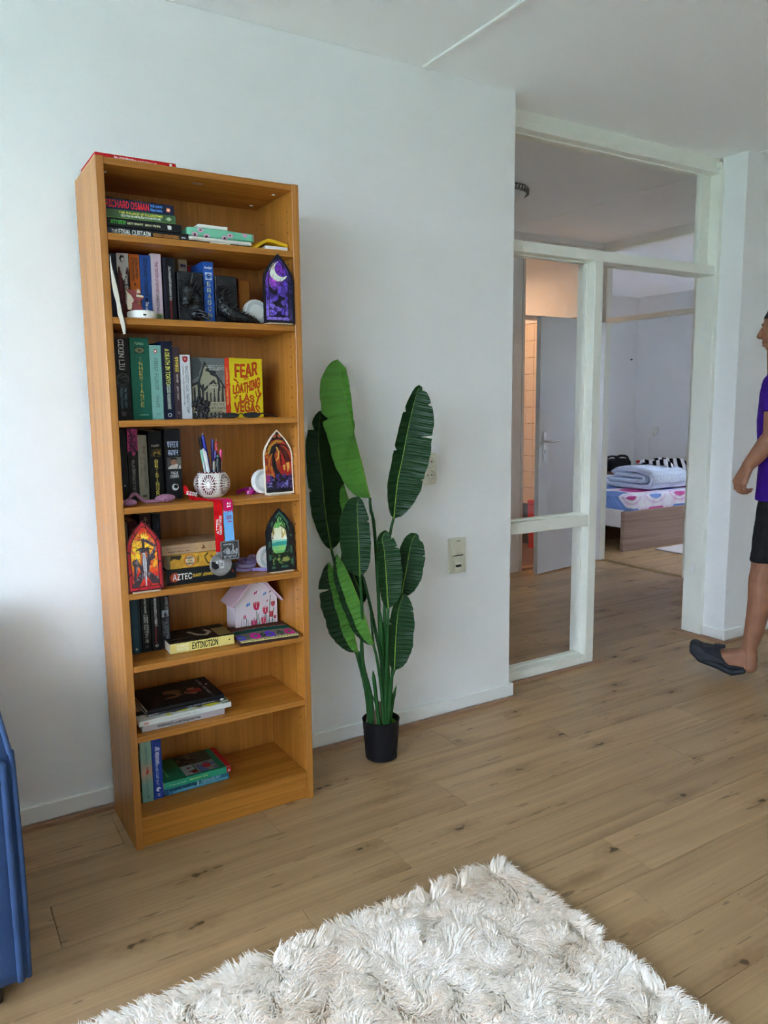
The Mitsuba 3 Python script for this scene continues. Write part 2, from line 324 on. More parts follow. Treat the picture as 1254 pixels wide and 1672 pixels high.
# dome light on the hall ceiling
hl = thing('ceiling_light', 'ribbed glass dome light on the hall ceiling, seen through the top light', 'ceiling light')
LX, LY = 3.16, 1.165
ang_ = np.linspace(0, 2 * np.pi, 73); 
add('dome', lathe([(0, -.085), (.05, -.08), (.10, -.062), (.14, -.035), (.16, -.008), (.16, 0), (0, 0)], 48, (LX, LY, 2.61)), mat('frosted', (.55, .58, .58), .25, .5), hl, smooth=40)
rim = cat(*[rot(bx(.135, .165, -.0035, .0035, -.03, 0, .001), [0, 0, 1], a).apply_translation([LX, LY, 2.612]) for a in range(0, 360, 9)])
add('ribbed_rim', rim, mat('dark_metal', (.05, .05, .05), .35, .5, metallic=.8), hl)
add('base', lathe([(0, 0), (.155, 0), (.155, .012), (0, .012)], 40, (LX, LY, 2.609)), 'dark_metal', hl)
# ------------------------------------------------------------------ bookcase
BX0, BX1, BF, BB = .486, 1.089, -.332, -.040
IX0, IX1 = BX0 + .022, BX1 - .022
SH = [2.021, 1.822, 1.596, 1.308, 1.057, .802, .580, .359, .099]
bc = thing('bookcase', 'tall narrow oak veneer bookcase with eight compartments standing against the white wall', 'bookcase')
for x in (BX0, IX1): add('side_panel', bx(x, x + .022, BF, BB, 0, 2.022, .0012), 'oak_upright', bc)
k = add('top_board', bx(IX0, IX1, BF + .0055, BB, 2.003, 2.021, .001), 'oak_lying', bc)
(add('edge_band', bx(IX0, IX1, BF + .004, BF + .006, 2.003, 2.021, .0006), 'oak_lying', k))
for z in SH[1:]:
    k = add('shelf', bx(IX0 + .0006, IX1 - .0006, BF + .0025, BB - .006, z - .018, z, .0008), 'oak_lying', bc)
    (add('edge_band', bx(IX0 + .0006, IX1 - .0006, BF + .001, BF + .003, z - .018, z, .0006), 'oak_lying', k))
add('back_panel', bx(IX0, IX1, BB - .005, BB, .02, 2.003), 'oak_upright', bc)
add('plinth', bx(IX0, IX1, BF + .012, BF + .03, 0, .081, .001), 'oak_lying', bc)
hole = trimesh.creation.cylinder(.0022, .0008, sections=8)
hs = [move(rot(hole, [0, 1, 0], 90), (IX1 - .0003, y, z)) for y in (BF + .04, BB - .05) for z in np.arange(.22, 1.98, .032)]
k = add('peg_hole', cat(*hs), 'dark_gap', bc); labels[k] = {'kind': 'stuff'}
for (x, y) in ((IX0 + .02, -.25), (IX1 - .04, -.1), (IX1 - .03, -.26)):
    add('screw_cap', lathe([(0, -.002), (.005, -.002), (.006, 0), (0, 0)], 12, (x, y, 2.0029)), 'white_plastic', bc)
add('maker_plate', bx(.775, .805, -.27, -.255, 2.0012, 2.003, .0004), 'steel', bc)
# ------------------------------------------------------------------ sofa at the left edge of the picture
def velvet(p, n, uv):
    return mix(col('2c4064'), col('3a5078'), fbm(p.x * 9, p.y * 9, p.z * 9, 3)) * (.93 + .14 * fbm(p.x * 300, p.y * 300, p.z * 300, 2))
mat('velvet', proc(velvet), .8, .2, sheen=.5, sheen_tint=.5)
def pillow(x0, x1, y0, y1, z0, z1, r, n=8):
    """soft box: its faces a little puffed, edges rounded by r"""
    m = trimesh.creation.box((2, 2, 2))
    for _ in range(4): m = m.subdivide()
    v = m.vertices; h = np.array([x1 - x0, y1 - y0, z1 - z0]) / 2; c = np.array([x0 + x1, y0 + y1, z0 + z1]) / 2
    q = v * h; inner = np.clip(q, -(h - r), h - r); d = q - inner
    L = np.linalg.norm(d, axis=1, keepdims=True); q = inner + d / np.maximum(L, 1e-9) * np.minimum(L, r)
    return trimesh.Trimesh(q + c, m.faces, process=False)
sf = thing('sofa', 'blue velvet sofa with piped edges at the left edge of the picture', 'sofa')
add('seat_base', pillow(-1.9, .132, -.83, -.10, .06, .60, .02), 'velvet', sf, smooth=True)
bk = pillow(-1.9, .150, -.085, .085, 0, .56, .06)
add('backrest', move(rot(bk, [1, 0, 0], -12), (0, -.265, .25)), 'velvet', sf, smooth=True)
loop = [(.112, -.834, z) for z in np.linspace(.075, .585, 12)] + [(.10, -.834, .597), (.07, -.834, .603)] + [(x, -.834, .605) for x in np.linspace(.0, -1.85, 16)]
loop = np.array(loop); loop[:, 2] += .004 * np.sin(np.arange(len(loop)) * 1.3)
add('piping', tube(loop, .0075, 8), 'velvet', sf, smooth=True)
add('piping', tube(smoothline([(.130, -.82, .07), (.133, -.826, .3), (.131, -.823, .585), (.128, -.79, .603), (.128, -.4, .605)], 6), .006, 8), 'velvet', sf, smooth=True)
for x in (.06, -1.84):
    for y in (-.77, -.17): add('foot', lathe([(0, 0), (.016, 0), (.022, .07), (0, .07)], 14, (x, y, 0)), 'black_plastic', sf, smooth=40)
# ------------------------------------------------------------------ shaggy rug
RX0, RX1, RY0, RY1 = -.95, 1.362, -2.75, -.995
rg = thing('rug', 'white shaggy long-pile rug lying on the laminate floor', 'rug')
mat('rug_back', (.70, .66, .61), .95, .1)
add('backing', bx(RX0, RX1, RY0, RY1, .001, .008, .002), 'rug_back', rg)
def fur(n, x0, x1, y0, y1, seed):
    g = np.random.default_rng(seed)
    x, y = g.uniform(x0, x1, n), g.uniform(y0, y1, n)
    P = np.stack([x, y, np.full(n, .006)], 1)
    f1 = meshkit.fbm(np.stack([x * 7, y * 7, x * 0], 1), 3, 3); f2 = meshkit.fbm(np.stack([x * 15, y * 15, x * 0 + 4], 1), 2, 9)
    # tufts: blades lean the way of their clump
    th = (f1 * 2.6 + f2 * 1.2) * 2 * np.pi + g.normal(0, .35, n)
    ex = np.minimum(x - RX0, RX1 - x); ey = np.minimum(y - RY0, RY1 - y)
    lean = .55 + .5 * f2 + g.uniform(-.15, .2, n)
    L = g.uniform(.034, .054, n) * (.85 + .3 * f1)
    d = np.stack([np.cos(th), np.sin(th), 0 * th], 1)
    out = np.stack([np.where(RX1 - x < .03, 1.0, 0), np.where(RY1 - y < .03, 1.0, 0), 0 * x], 1)
    d = d + 1.1 * out; d /= np.linalg.norm(d, axis=1, keepdims=True)
    s = np.cross(d, [0, 0, 1.0]); s /= np.linalg.norm(s, axis=1, keepdims=True)
    w = g.uniform(.0009, .0018, n)
    K = 5; V = []
    pos = P.copy(); ang = .45 * lean
    for k in range(K):
        ww = w * (1, 1.1, 1.0, .75, .12)[k]
        V += [pos - s * ww[:, None], pos + s * ww[:, None]]
        st = L / (K - 1)
        pos = pos + (d * np.sin(ang)[:, None] + np.array([0, 0, 1.0]) * np.cos(ang)[:, None]) * st[:, None]
        ang = np.minimum(ang + .55 * lean, 1.62)
    V = np.stack(V, 1); V[..., 2] = np.maximum(V[..., 2], .003)
    f = []
    for k in range(K - 1): f += [(2 * k, 2 * k + 1, 2 * k + 3), (2 * k, 2 * k + 3, 2 * k + 2)]
    F = (np.array(f)[None] + (np.arange(n) * 2 * K)[:, None, None]).reshape(-1, 3)
    t = np.clip(.5 + 1.7 * (meshkit.fbm(np.stack([x * 5, y * 5, x * 0 + 9], 1), 3, 5) - .5) + g.normal(0, .16, n), 0, 1)[:, None]
    c = (1 - t) * np.array(col('eee0cf')) + t * np.array(col('fffaf4'))
    return V.reshape(-1, 3), F, np.repeat(c, 2 * K, 0)
a1, b1 = fur(130000, -.15, RX1, -1.95, RY1, 1), fur(22000, RX0, -.15, -1.95, RY1, 2)
c1 = fur(34000, RX0, RX1, RY0, -1.95, 3)
V = np.vstack([a1[0], b1[0], c1[0]]); F = np.vstack([a1[1], b1[1] + len(a1[0]), c1[1] + len(a1[0]) + len(b1[0])])
mat('fur', VC, .8, .25, sheen=.3)
k = add('pile', (V, F), 'fur', rg, color=np.vstack([a1[2], b1[2], c1[2]])); labels[k] = {'kind': 'stuff'}
# ------------------------------------------------------------------ socket and switch plate on the wall
def plate(x0, x1, z0, z1, d, r=.006, y=0.0):
    p = sbox(x0 + r, z0 + r, x1 - r, z1 - r).buffer(r, 4)
    m = extrude(p, d); return rot(m, [1, 0, 0], 90).apply_translation([0, y, 0]) # front at y - d
so = thing('wall_socket', 'white double wall socket half hidden behind the tall dark leaf', 'socket')
add('housing', plate(1.745, 1.822, 1.02, 1.148, .038, .01), mat('socket_ivory', (.66, .64, .54), .35, .5), so)
for z in (1.058, 1.112):
    ring = lathe([(.0195, 0), (.026, 0), (.026, .004), (.0225, .005), (.0195, -.008), (0, -.008), (0, -.0085), (.0195, -.0085)], 28)
    add('socket_well', rot(ring, [1, 0, 0], 90).apply_translation([1.786, -.040, z]), 'socket_ivory', so, smooth=35)
    for dx in (-.0095, .0095): add('pin_hole', rot(trimesh.creation.cylinder(.0026, .004, sections=10), [1, 0, 0], 90).apply_translation([1.786 + dx, -.041, z]), 'dark_gap', so)
sw = thing('switch_plate', 'ivory plate with blank cover and data outlet low on the wall right of the plant', 'wall plate')
add('back_box', plate(1.906, 1.992, .626, .778, .012, .003), 'ivory_plastic', sw)
add('cover', plate(1.916, 1.982, .707, .772, .017, .004), 'ivory_plastic', sw)
add('cover', plate(1.916, 1.982, .632, .700, .017, .004), 'ivory_plastic', sw)
add('outlet', cat(plate(1.926, 1.972, .640, .690, .021, .003)), 'ivory_plastic', sw)
add('outlet_opening', cat(plate(1.933, 1.962, .655, .664, .0216, .001)), 'dark_gap', sw)
add('outlet_flap', plate(1.940, 1.962, .667, .673, .024, .002), 'white_plastic', sw)
add('slot', plate(1.94, 1.96, .765, .768, .0175, .001), 'dark_gap', sw)
add('slot', plate(1.92, 1.978, .702, .7045, .0135, .0008), 'dark_gap', sw)
# ------------------------------------------------------------------ potted plant
FX, FD = np.array([.8528, -.5223, 0]), np.array([-.5223, -.8528, 0])
PO = np.array([1.448, -.193, 0.0])
def PL3(q): return PO + FX * q[0] + FD * q[1] + np.array([0, 0, q[2]])
def interp(vals, s):
    xs = np.linspace(0, 1, len(vals)); return np.interp(s, xs, vals)
LEAF_UPPER, LEAF_UNDER = np.array(col('1a361c')), np.array(col('4c8230'))      # dark glossy above, paler below; one leaf is painted pale where light strikes it
LEAVES = [
    dict(p=[(-0.03, 0.02, 1.008), (-0.059, 0.03, 1.139), (-0.09, 0.035, 1.271), (-0.118, 0.035, 1.391), (-0.136, 0.03, 1.505)], wl=0.0995, wr=0.0287, fl=(20, 10), fr=(148, 148, 146, 115, 40, 18, 14, 10), wrs=(0.04, 0.056, 0.056, 0.042, 0.014, 0.024, 0.026, 0.02), notchL=[(0.6, 0.05, 0.22)], brightened=1),
    dict(p=[(-0.179, -0.04, 0.807), (-0.198, -0.05, 0.939), (-0.209, -0.06, 1.076), (-0.22, -0.065, 1.202), (-0.21, -0.06, 1.324)], wl=0.0547, wr=0.0820, fl=(15, 15), fr=(10, 10), notchL=[(0.42, 0.03, 0.2), (0.86, 0.05, 0.6)]),
    dict(p=[(0.057, -0.02, 0.926), (0.072, -0.015, 1.059), (0.09, -0.01, 1.145), (0.113, -0.005, 1.261), (0.145, -0.01, 1.388), (0.161, -0.012, 1.408)], wl=0.0494, wr=0.0965, fl=(35, 45), fr=(5, 12), notchL=[(0.5, 0.03, 0.3), (0.78, 0.03, 0.35)], notchR=[(0.62, 0.02, 0.6), (0.86, 0.02, 0.3), (0.3, 0.015, 0.15)]),
    dict(p=[(-0.068, 0.1, 0.734), (-0.07, 0.115, 0.849), (-0.073, 0.12, 0.94), (-0.074, 0.12, 0.99), (-0.069, 0.115, 1.024)], wl=0.0665, wr=0.0450, fl=(10, 10), fr=(15, 15), notchR=[(0.68, 0.03, 0.25)]),
    dict(p=[(0.032, 0.09, 0.612), (0.025, 0.1, 0.758), (0.019, 0.11, 0.838), (0.013, 0.11, 0.871), (0.027, 0.105, 0.901)], wl=0.0344, wr=0.0581, fl=(30, 40), fr=(5, 5), notchR=[(0.75, 0.02, 0.25)]),
    dict(p=[(0.083, 0.03, 0.637), (0.088, 0.04, 0.684), (0.099, 0.045, 0.74), (0.12, 0.05, 0.848), (0.138, 0.05, 0.879)], wl=0.0440, wr=0.0616, fl=(25, 10), fr=(5, 10), notchR=[(0.66, 0.02, 0.2)]),
    dict(p=[(0.053, 0.05, 0.364), (0.059, 0.06, 0.49), (0.068, 0.07, 0.59), (0.08, 0.07, 0.636), (0.091, 0.065, 0.662)], wl=0.0350, wr=0.0655, fl=(25, 35), fr=(5, 5), notchL=[(0.6, 0.03, 0.4)], notchR=[(0.78, 0.02, 0.25)]),
    dict(p=[(-0.081, 0.05, 0.432), (-0.095, 0.06, 0.508), (-0.12, 0.06, 0.62), (-0.15, 0.05, 0.714), (-0.181, 0.04, 0.774)], wl=0.0921, wr=0.0439, fl=(8, 5), fr=(160, 165), notchL=[(0.72, 0.04, 0.55)]),
    dict(p=[(-0.023, 0.08, 0.471), (-0.061, 0.09, 0.606), (-0.097, 0.09, 0.707), (-0.123, 0.085, 0.767), (-0.149, 0.08, 0.812)], wl=0.0650, wr=0.0455, fl=(8, 15), fr=(163, 165)),
    dict(p=[(-0.062, -0.03, 0.6), (-0.078, -0.04, 0.657), (-0.096, -0.05, 0.702), (-0.113, -0.05, 0.762), (-0.122, -0.05, 0.821)], wl=0.0363, wr=0.0340, fl=(10, 10), fr=(10, 10)),
    dict(p=[(-0.065, -0.02, 0.849), (-0.091, -0.03, 0.917), (-0.104, -0.03, 0.975), (-0.117, -0.03, 1.021), (-0.126, -0.03, 1.055)], wl=0.0339, wr=0.0384, fl=(10, 10), fr=(160, 160)),
]
STEMS = [
    ([(-0.03, 0.02, 1.008), (-0.028, 0.02, 0.969), (-0.016, 0.02, 0.901), (-0.005, 0.01, 0.678), (0.003, 0.02, 0.43), (0.021, 0.03, 0.12)], 0.0050, 0.0073),
    ([(0.057, -0.02, 0.926), (0.043, -0.015, 0.869), (0.025, 0.0, 0.736), (0.019, 0.02, 0.577), (0.023, 0.02, 0.339), (0.028, 0.02, 0.121)], 0.0050, 0.0073),
    ([(-0.068, 0.1, 0.734), (-0.063, 0.09, 0.595), (-0.067, 0.06, 0.444), (-0.061, 0.05, 0.368), (-0.038, 0.039, 0.255), (-0.038, 0.039, 0.13)], 0.0050, 0.0105),
    ([(-0.081, 0.05, 0.437), (-0.07, 0.05, 0.41), (-0.059, 0.05, 0.351), (-0.038, 0.039, 0.255)], 0.0045, 0.0048),
    ([(-0.023, 0.08, 0.471), (-0.035, 0.02, 0.608)], 0.0045, 0.0032),
    ([(-0.06, -0.03, 0.702), (-0.036, -0.01, 0.6), (-0.014, 0.03, 0.5), (0.001, 0.04, 0.423), (0.02, 0.04, 0.275), (0.023, 0.049, 0.129)], 0.0050, 0.0081),
    ([(-0.023, 0.08, 0.471), (-0.01, 0.07, 0.405), (0.004, 0.06, 0.283), (0.011, 0.053, 0.133)], 0.0045, 0.0065),
    ([(0.032, 0.09, 0.612), (0.029, 0.08, 0.501), (0.023, 0.06, 0.354), (0.016, 0.05, 0.129)], 0.0050, 0.0065),
    ([(0.083, 0.03, 0.637), (0.064, 0.02, 0.529), (0.047, 0.02, 0.363), (0.028, 0.03, 0.12)], 0.0045, 0.0065),
    ([(0.053, 0.05, 0.364), (0.041, 0.05, 0.317), (0.03, 0.04, 0.144)], 0.0050, 0.0065),
    ([(-0.179, -0.04, 0.807), (-0.146, -0.02, 0.663), (-0.097, 0.02, 0.46), (-0.058, 0.03, 0.296), (-0.04, 0.036, 0.13)], 0.0050, 0.0081),
    ([(-0.046, 0.05, 0.291), (-0.032, 0.048, 0.267), (-0.013, 0.05, 0.219)], 0.0032, 0.0032),
]
SHEATHS = [
    ([(0.06, 0.03, 0.299), (0.046, 0.028, 0.234), (0.032, 0.03, 0.125)], 0.0064),
    ([(-0.027, 0.05, 0.365), (-0.021, 0.05, 0.303), (-0.005, 0.05, 0.134)], 0.0071),
    ([(0.005, 0.03, 0.58), (0.008, 0.03, 0.438), (0.014, 0.03, 0.125)], 0.0100),
    ([(0.026, 0.05, 0.445), (0.03, 0.05, 0.326), (0.029, 0.045, 0.134)], 0.0071),
    ([(0.029, 0.046, 0.198), (0.026, 0.047, 0.162), (0.023, 0.049, 0.126)], 0.0043),
]
# trunk (-0.047, 0.05, 0.207) (-0.009, 0.03, 0.174) 447.5187070211376 (-0.003, 0.0, 0.112) (-0.071, 0.0, 0.125) (0.07, 0.0, 0.128)

def leaf(d, seed):
    g = np.random.default_rng(seed)
    NS, NT = 150, 9
    mid = smoothline([PL3(q) for q in d['p']], 12)
    L = np.r_[0, np.cumsum(np.linalg.norm(np.diff(mid, axis=0), axis=1))]; s = np.linspace(0, 1, NS)
    m = np.stack([np.interp(s * L[-1], L, mid[:, k]) for k in range(3)], 1)
    t = np.gradient(m, axis=0); t /= np.linalg.norm(t, axis=1, keepdims=True)
    a = FX - t * (t @ FX)[:, None]; a /= np.linalg.norm(a, axis=1, keepdims=True)
    n = np.cross(a, t); n *= np.sign((n @ FD))[:, None]
    prof = np.clip(1 - np.abs(2 * s ** .92 - 1) ** 2.7, 0, 1) ** .62
    prof[0] = .05; prof[-1] = .02
    if d.get('brightened'): prof = np.clip(1 - np.abs(2 * s ** .88 - 1) ** 2.8, 0, 1) ** .55
    blades = []
    for side, w, f in ((-1, d['wl'], d['fl']), (1, d['wr'], d['fr'])):
        wid = w * prof * (1 + .022 * np.sin(s * 23 + seed) + .010 * np.sin(s * 61 + side))
        for s0, ww, dep in d.get('notchL' if side < 0 else 'notchR', []):
            up = (s - s0) / ww; gap = np.where((up > -.12) & (up < 1), np.where(up < 0, 1 + up / .12, (1 - up)), 0)
            wid = wid * (1 - dep * gap)
        phi = np.radians(interp(f, s)); wid = wid * interp(d['wrs'], s) / w / np.maximum(prof, .25) * np.minimum(1, np.minimum(s, 1 - s) * 14) if side > 0 and 'wrs' in d else wid
        u = np.linspace(0, 1, NT)
        curl = np.radians(d.get('curl', 14))
        P = np.zeros((NS, NT, 3)); P[:, 0] = m
        pos = m.copy()
        for j in range(1, NT):
            ph = phi + (curl * (u[j] - .5) if f[0] < 90 else 0)
            dirv = side * a * np.cos(ph)[:, None] + n * np.sin(ph)[:, None]
            pos = pos + dirv * (wid / (NT - 1))[:, None]
            # blades drop back towards the base at the rim: lateral veins run obliquely
            rip = .0032 * np.sin(s * 2 * np.pi * 17 + u[j] * 2.2 + seed) * u[j] * (1 - .55 * u[j]) + .0012 * np.sin(s * 2 * np.pi * 37 + u[j] * 3)
            P[:, j] = pos + n * rip[:, None] + t * (.10 * wid * u[j])[:, None]
        blades.append(P)
    return m, t, a, n, blades
def sheet(P, n, th):
    """a blade as a thin closed shell"""
    NS, NT = P.shape[:2]
    i, j = np.meshgrid(np.arange(NS - 1), np.arange(NT - 1), indexing='ij'); q = np.stack([i * NT + j, (i + 1) * NT + j, (i + 1) * NT + j + 1, i * NT + j + 1], -1).reshape(-1, 4)
    return P.reshape(-1, 3), np.vstack([q[:, [0, 1, 2]], q[:, [0, 2, 3]]])
mat('leaf', VC, .27, .14)
mat('leaf_under', VC, .6, .3)
pt = thing('potted_plant', 'tall artificial strelitzia with large paddle leaves in a black pot', 'plant')
for i, d in enumerate(LEAVES):
    m, t, a, n, blades = leaf(d, i + 1)
    ca, cb = LEAF_UPPER, LEAF_UNDER
    lf = key('leaf', pt)
    Vs, Fs, Cs, Ns = [], [], [], 0; Vu, Fu, Cu, Nu = [], [], [], 0
    for P in blades:
        gu = np.cross(np.gradient(P, axis=0), np.gradient(P, axis=1)); gu /= np.linalg.norm(gu, axis=2, keepdims=True) + 1e-12
        # the glossy side is the one on the inside of the fold (towards the viewer for open blades)
        side = -1 if P is blades[0] else 1
        up = gu * (side * 1.0)
        ref = np.sign((up[20:-20].reshape(-1, 3) @ FD).mean()) if not d['fr'][0] > 90 or side < 0 else -np.sign((up[:60].reshape(-1, 3) @ FD).mean())
        up = up * ref * (-1 if d.get('brightened') and side < 0 else 1)     # pale colour put on the room side so that this leaf looks lit
        v, f = sheet(P, None, 0)
        sh = np.repeat((.88 + .24 * (meshkit.noise(np.stack([np.arange(150) * .35, np.full(150, i), np.zeros(150)], 1))))[:, None], 9, 1).reshape(-1, 1)
        Vs.append(v + up.reshape(-1, 3) * .0005); Fs.append(f + Ns); Ns += len(v); Cs.append((cb if d.get('brightened') and side > 0 else ca) * sh)  # the folded blade of the brightened leaf is pale on both faces
        Vu.append(v - up.reshape(-1, 3) * .0005); Fu.append(f + Nu); Nu += len(v); Cu.append(cb * sh)
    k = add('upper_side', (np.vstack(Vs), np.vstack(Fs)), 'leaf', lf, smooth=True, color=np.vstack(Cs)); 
    k2 = add('under_side', (np.vstack(Vu), np.vstack(Fu)), 'leaf_under', lf, smooth=True, color=np.vstack(Cu)); tag(k2, 'paler matt underside')
    rr = np.interp(np.linspace(0, 1, 150), [0, 1], [.0026, .0006])
    add('midrib', tube((m + n * .0012)[::5], rr[::5], 7), 'leaf', lf, smooth=True, color=np.array(col('6a8a36')))
for p, r0, r1 in STEMS:
    q = smoothline([PL3(x) for x in p], 8)
    add('stem', tube(q, np.linspace(r0, r1, len(q)), 10), 'leaf', pt, smooth=True, color=np.array(col('27502a')))
for p, w in SHEATHS:
    q = smoothline([PL3(x) for x in p], 10); N = len(q); u = np.linspace(0, 1, N)
    wd = w * np.minimum(1, (u * 3.2) ** .7 + .03)
    V = np.concatenate([q - FX * wd[:, None] + FD * .002, q + FD * (.004), q + FX * wd[:, None] + FD * .002, q - FD * .003])
    f = []
    for i in range(N - 1):
        for j in range(4): A, B = j * N, ((j + 1) % 4) * N; f += [(A + i, B + i, B + i + 1), (A + i, B + i + 1, A + i + 1)]
    add('leaf_sheath', trimesh.Trimesh(V, f, process=False), 'leaf', pt, smooth=50, color=np.array(col('2a5a2c')))
mat('bark', (.27, .22, .14), .8, .2)
for q, r, h in (((-.037, .021), .0165, .200), ((-.008, .012), .0165, .195)):
    c = PL3((q[0], q[1], 0))
    add('trunk', lathe([(0, .10), (r * 1.15, .10), (r * 1.1, .15), (r, .18), (r * .8, h), (r * .5, h + .03), (0, h + .032)], 18, c), 'bark', pt, smooth=40)
mat('pot_black', (.008, .008, .011), .5, .22)
po = PL3((0, 0, 0))
add('pot', lathe([(0, 0.001), (.056, .001), (.060, .004), (.066, .08), (.070, .148), (.0715, .152), (.0725, .156), (.069, .157), (.066, .15), (.060, .02), (0, .02)], 48, po), 'pot_black', pt, smooth=35)
mo = trimesh.creation.icosphere(3); v = mo.vertices * [.066, .066, .012]; v[:, 2] += .018 * meshkit.fbm(mo.vertices * 3, 3, 4) + .008 * meshkit.noise(mo.vertices * 12, 3); 
add('moss', trimesh.Trimesh(v + po + [0, 0, .118], mo.faces), mat('moss', proc(lambda p, n, uv: mix(col('26400f'), col('5f8a2a'), fbm(p.x * 160, p.y * 160, p.z * 160, 2))), .95, .1), pt, smooth=True)
# ------------------------------------------------------------------ bedroom things, seen through two doorways
bed = thing('bed', 'low bed with a grey brown wood footboard and a pink and blue patterned sheet', 'bed')
def greywood(p, n, uv):
    w = .05 * fbm(p.x * 2, p.z * 6, p.y * 2, 2)
    return mix(col('82695c'), col('a68d80'), .5 * fbm(p.x * 1.5, (p.z + w) * 26, 3, 3) + .5 * noise(p.x * 2, (p.z + w) * 90, 1))
mat('grey_wood', proc(greywood), .5, .35)
mat('bed_white', (.66, .63, .62), .5, .3)
add('footboard', bx(5.386, 6.99, 2.083, 2.122, 0, .362, .002), 'grey_wood', bed)
add('side_rail', bx(5.40, 5.425, 2.122, 4.10, .212, .372, .002), 'bed_white', bed)
add('side_rail', bx(6.955, 6.98, 2.122, 4.10, .212, .372, .002), 'bed_white', bed)
add('head_panel', bx(5.386, 6.99, 4.10, 4.13, 0, .362, .003), 'grey_wood', bed)
add('slat_base', bx(5.425, 6.955, 2.122, 4.10, .20, .23), 'dark_gap', bed)
def sheet_print(p, n, uv):
    a, b = p.x / .34 + .35, (p.y - 2.1 - p.z + .38) / .34
    ca, cb = dr.floor(a), dr.floor(b)
    fa, fb = a - ca - .5, b - cb - .35
    r = dr.sqrt(fa * fa + fb * fb); th = dr.atan2(fb, fa)
    h = cell_rand(ca, cb, 3); odd = ca + cb - 2 * dr.floor((ca + cb) / 2)
    base = mix(mix(col('7f9bd0'), col('5578c0'), h), mix(col('c95a9e'), col('a8287c'), h), odd)
    brush = .75 + .5 * fbm(th * 9, r * 3, h * 9, 2)
    disc = 1 - smoothstep(.42, .46, r)
    ring = smoothstep(.50, .52, r) * (1 - smoothstep(.55, .58, r))
    c = mix(col('e6e4ee'), mi.Color3f(base) * brush, disc)
    st = smoothstep(.2, .3, dr.sin(th * 10 + h * 6)) * smoothstep(.4, .45, r)
    return mix(c, mix(col('d9a6cf'), col('c5d0ea'), h), dr.clip(.6 * ring + .3 * st, 0, 1))
mat('sheet_print', proc(sheet_print), .9, .1)
mt = pillow(5.43, 6.95, 2.10, 4.08, .232, .505, .05)
add('mattress', mt, 'sheet_print', bed, smooth=True)
def quilt_print(p, n, uv):
    s = dr.select(dr.abs(n.x) > .55, p.y + .35 * p.z, p.x)
    l = s / .021; f = l - dr.floor(l)
    l2 = (p.y + p.z) / .07; f2 = l2 - dr.floor(l2)
    line = smoothstep(.70, .80, f) * (1 - smoothstep(.92, 1.0, f))
    line2 = (1 - smoothstep(.06, .10, f2)) * .35
    return mix(col('d3ddee'), col('55729f'), dr.clip(line * .8 + line2, 0, 1))
mat('quilt_print', proc(quilt_print), .95, .1, sheen=.3)
qu = thing('duvet', 'folded white duvet with thin blue stripes lying on the bed', 'duvet')
def puff(m, amp, fr, seed):
    v = m.vertices.copy(); nn = meshkit.fbm(v * fr, 3, seed) - .5
    m2 = trimesh.Trimesh(v, m.faces, process=False); v = v + m2.vertex_normals * (amp * nn)[:, None]; return trimesh.Trimesh(v, m.faces, process=False)
def fold(path, r, x0, x1, seed):
    p = smoothline(path, 8); t = np.gradient(p, axis=0); t /= np.linalg.norm(t, axis=1, keepdims=True); nn = np.stack([-t[:, 1], t[:, 0]], 1)
    a = np.linspace(np.pi / 2, -np.pi / 2, 7)[1:-1]; xs = np.r_[x0, x0 + .006, x0 + .02, x0 + .045, np.linspace(x0 + .09, x1, 24)]; V = []
    for x in xs:
        e = min(1, (x - x0) / .045); rr = r * (.35 + .65 * math.sqrt(max(0, 1 - (1 - e) ** 2)))
        cap1 = p[-1] + rr * (np.cos(a)[:, None] * t[-1] + np.sin(a)[:, None] * nn[-1]); cap0 = p[0] + rr * (-np.cos(a)[:, None] * t[0] - np.sin(a)[:, None] * nn[0])
        ring = np.vstack([p + nn * rr, cap1, (p - nn * rr)[::-1], cap0]); V.append(np.c_[np.full(len(ring), x), ring])
    n = len(V[0]); V = np.vstack(V); f = []
    for i in range(len(xs) - 1):
        for j in range(n): A = i * n + j; B = i * n + (j + 1) % n; f += [(A, A + n, B + n), (A, B + n, B)]
    for e in (0, len(xs) - 1):
        c = len(V); V = np.vstack([V, V[e * n:e * n + n].mean(0)]); 
        m_ = len(p)
        for j in range(m_ - 1):
            q = (e * n + j, e * n + j + 1, e * n + n - len(a) - 2 - j, e * n + n - len(a) - 1 - j)
            f += [(q[0], q[1], q[2]), (q[0], q[2], q[3])]
    return puff(trimesh.Trimesh(V, f, process=False), .016, 9, seed)
add('fold', fold([(2.70, .541), (2.50, .541), (2.26, .543), (2.195, .565), (2.175, .615), (2.20, .668), (2.29, .690), (2.45, .700), (2.58, .690), (2.645, .665)], .026, 5.84, 6.88, 1), 'quilt_print', qu, smooth=50)
add('fold', fold([(2.70, .594), (2.50, .592), (2.30, .596), (2.262, .618), (2.30, .640), (2.45, .645), (2.62, .640)], .0225, 5.845, 6.88, 2), 'quilt_print', qu, smooth=50)
st = thing('striped_shirt', 'black and white striped shirt lying crumpled on the folded duvet', 'shirt')
def stripes(p, n, uv):
    l = (p.x * .75 - p.y * .5) / .052; f = l - dr.floor(l)
    return mix(col('eceaf0'), col('0c0c12'), smoothstep(.42, .48, f) * (1 - smoothstep(.94, 1.0, f)))
mat('stripe_cloth', proc(stripes), .95, .1)
g = np.stack(np.meshgrid(np.linspace(0, 1, 40), np.linspace(0, 1, 30), indexing='ij'), -1).reshape(-1, 2)
z = .735 + .05 * meshkit.fbm(np.c_[g * 4, g[:, :1] * 0], 3, 8) + .03 * np.sin(g[:, 0] * 9 + 2 * g[:, 1])
edge = np.minimum(np.minimum(g[:, 0], 1 - g[:, 0]), np.minimum(g[:, 1], 1 - g[:, 1])); z = np.where(edge < .06, z - .03, z)
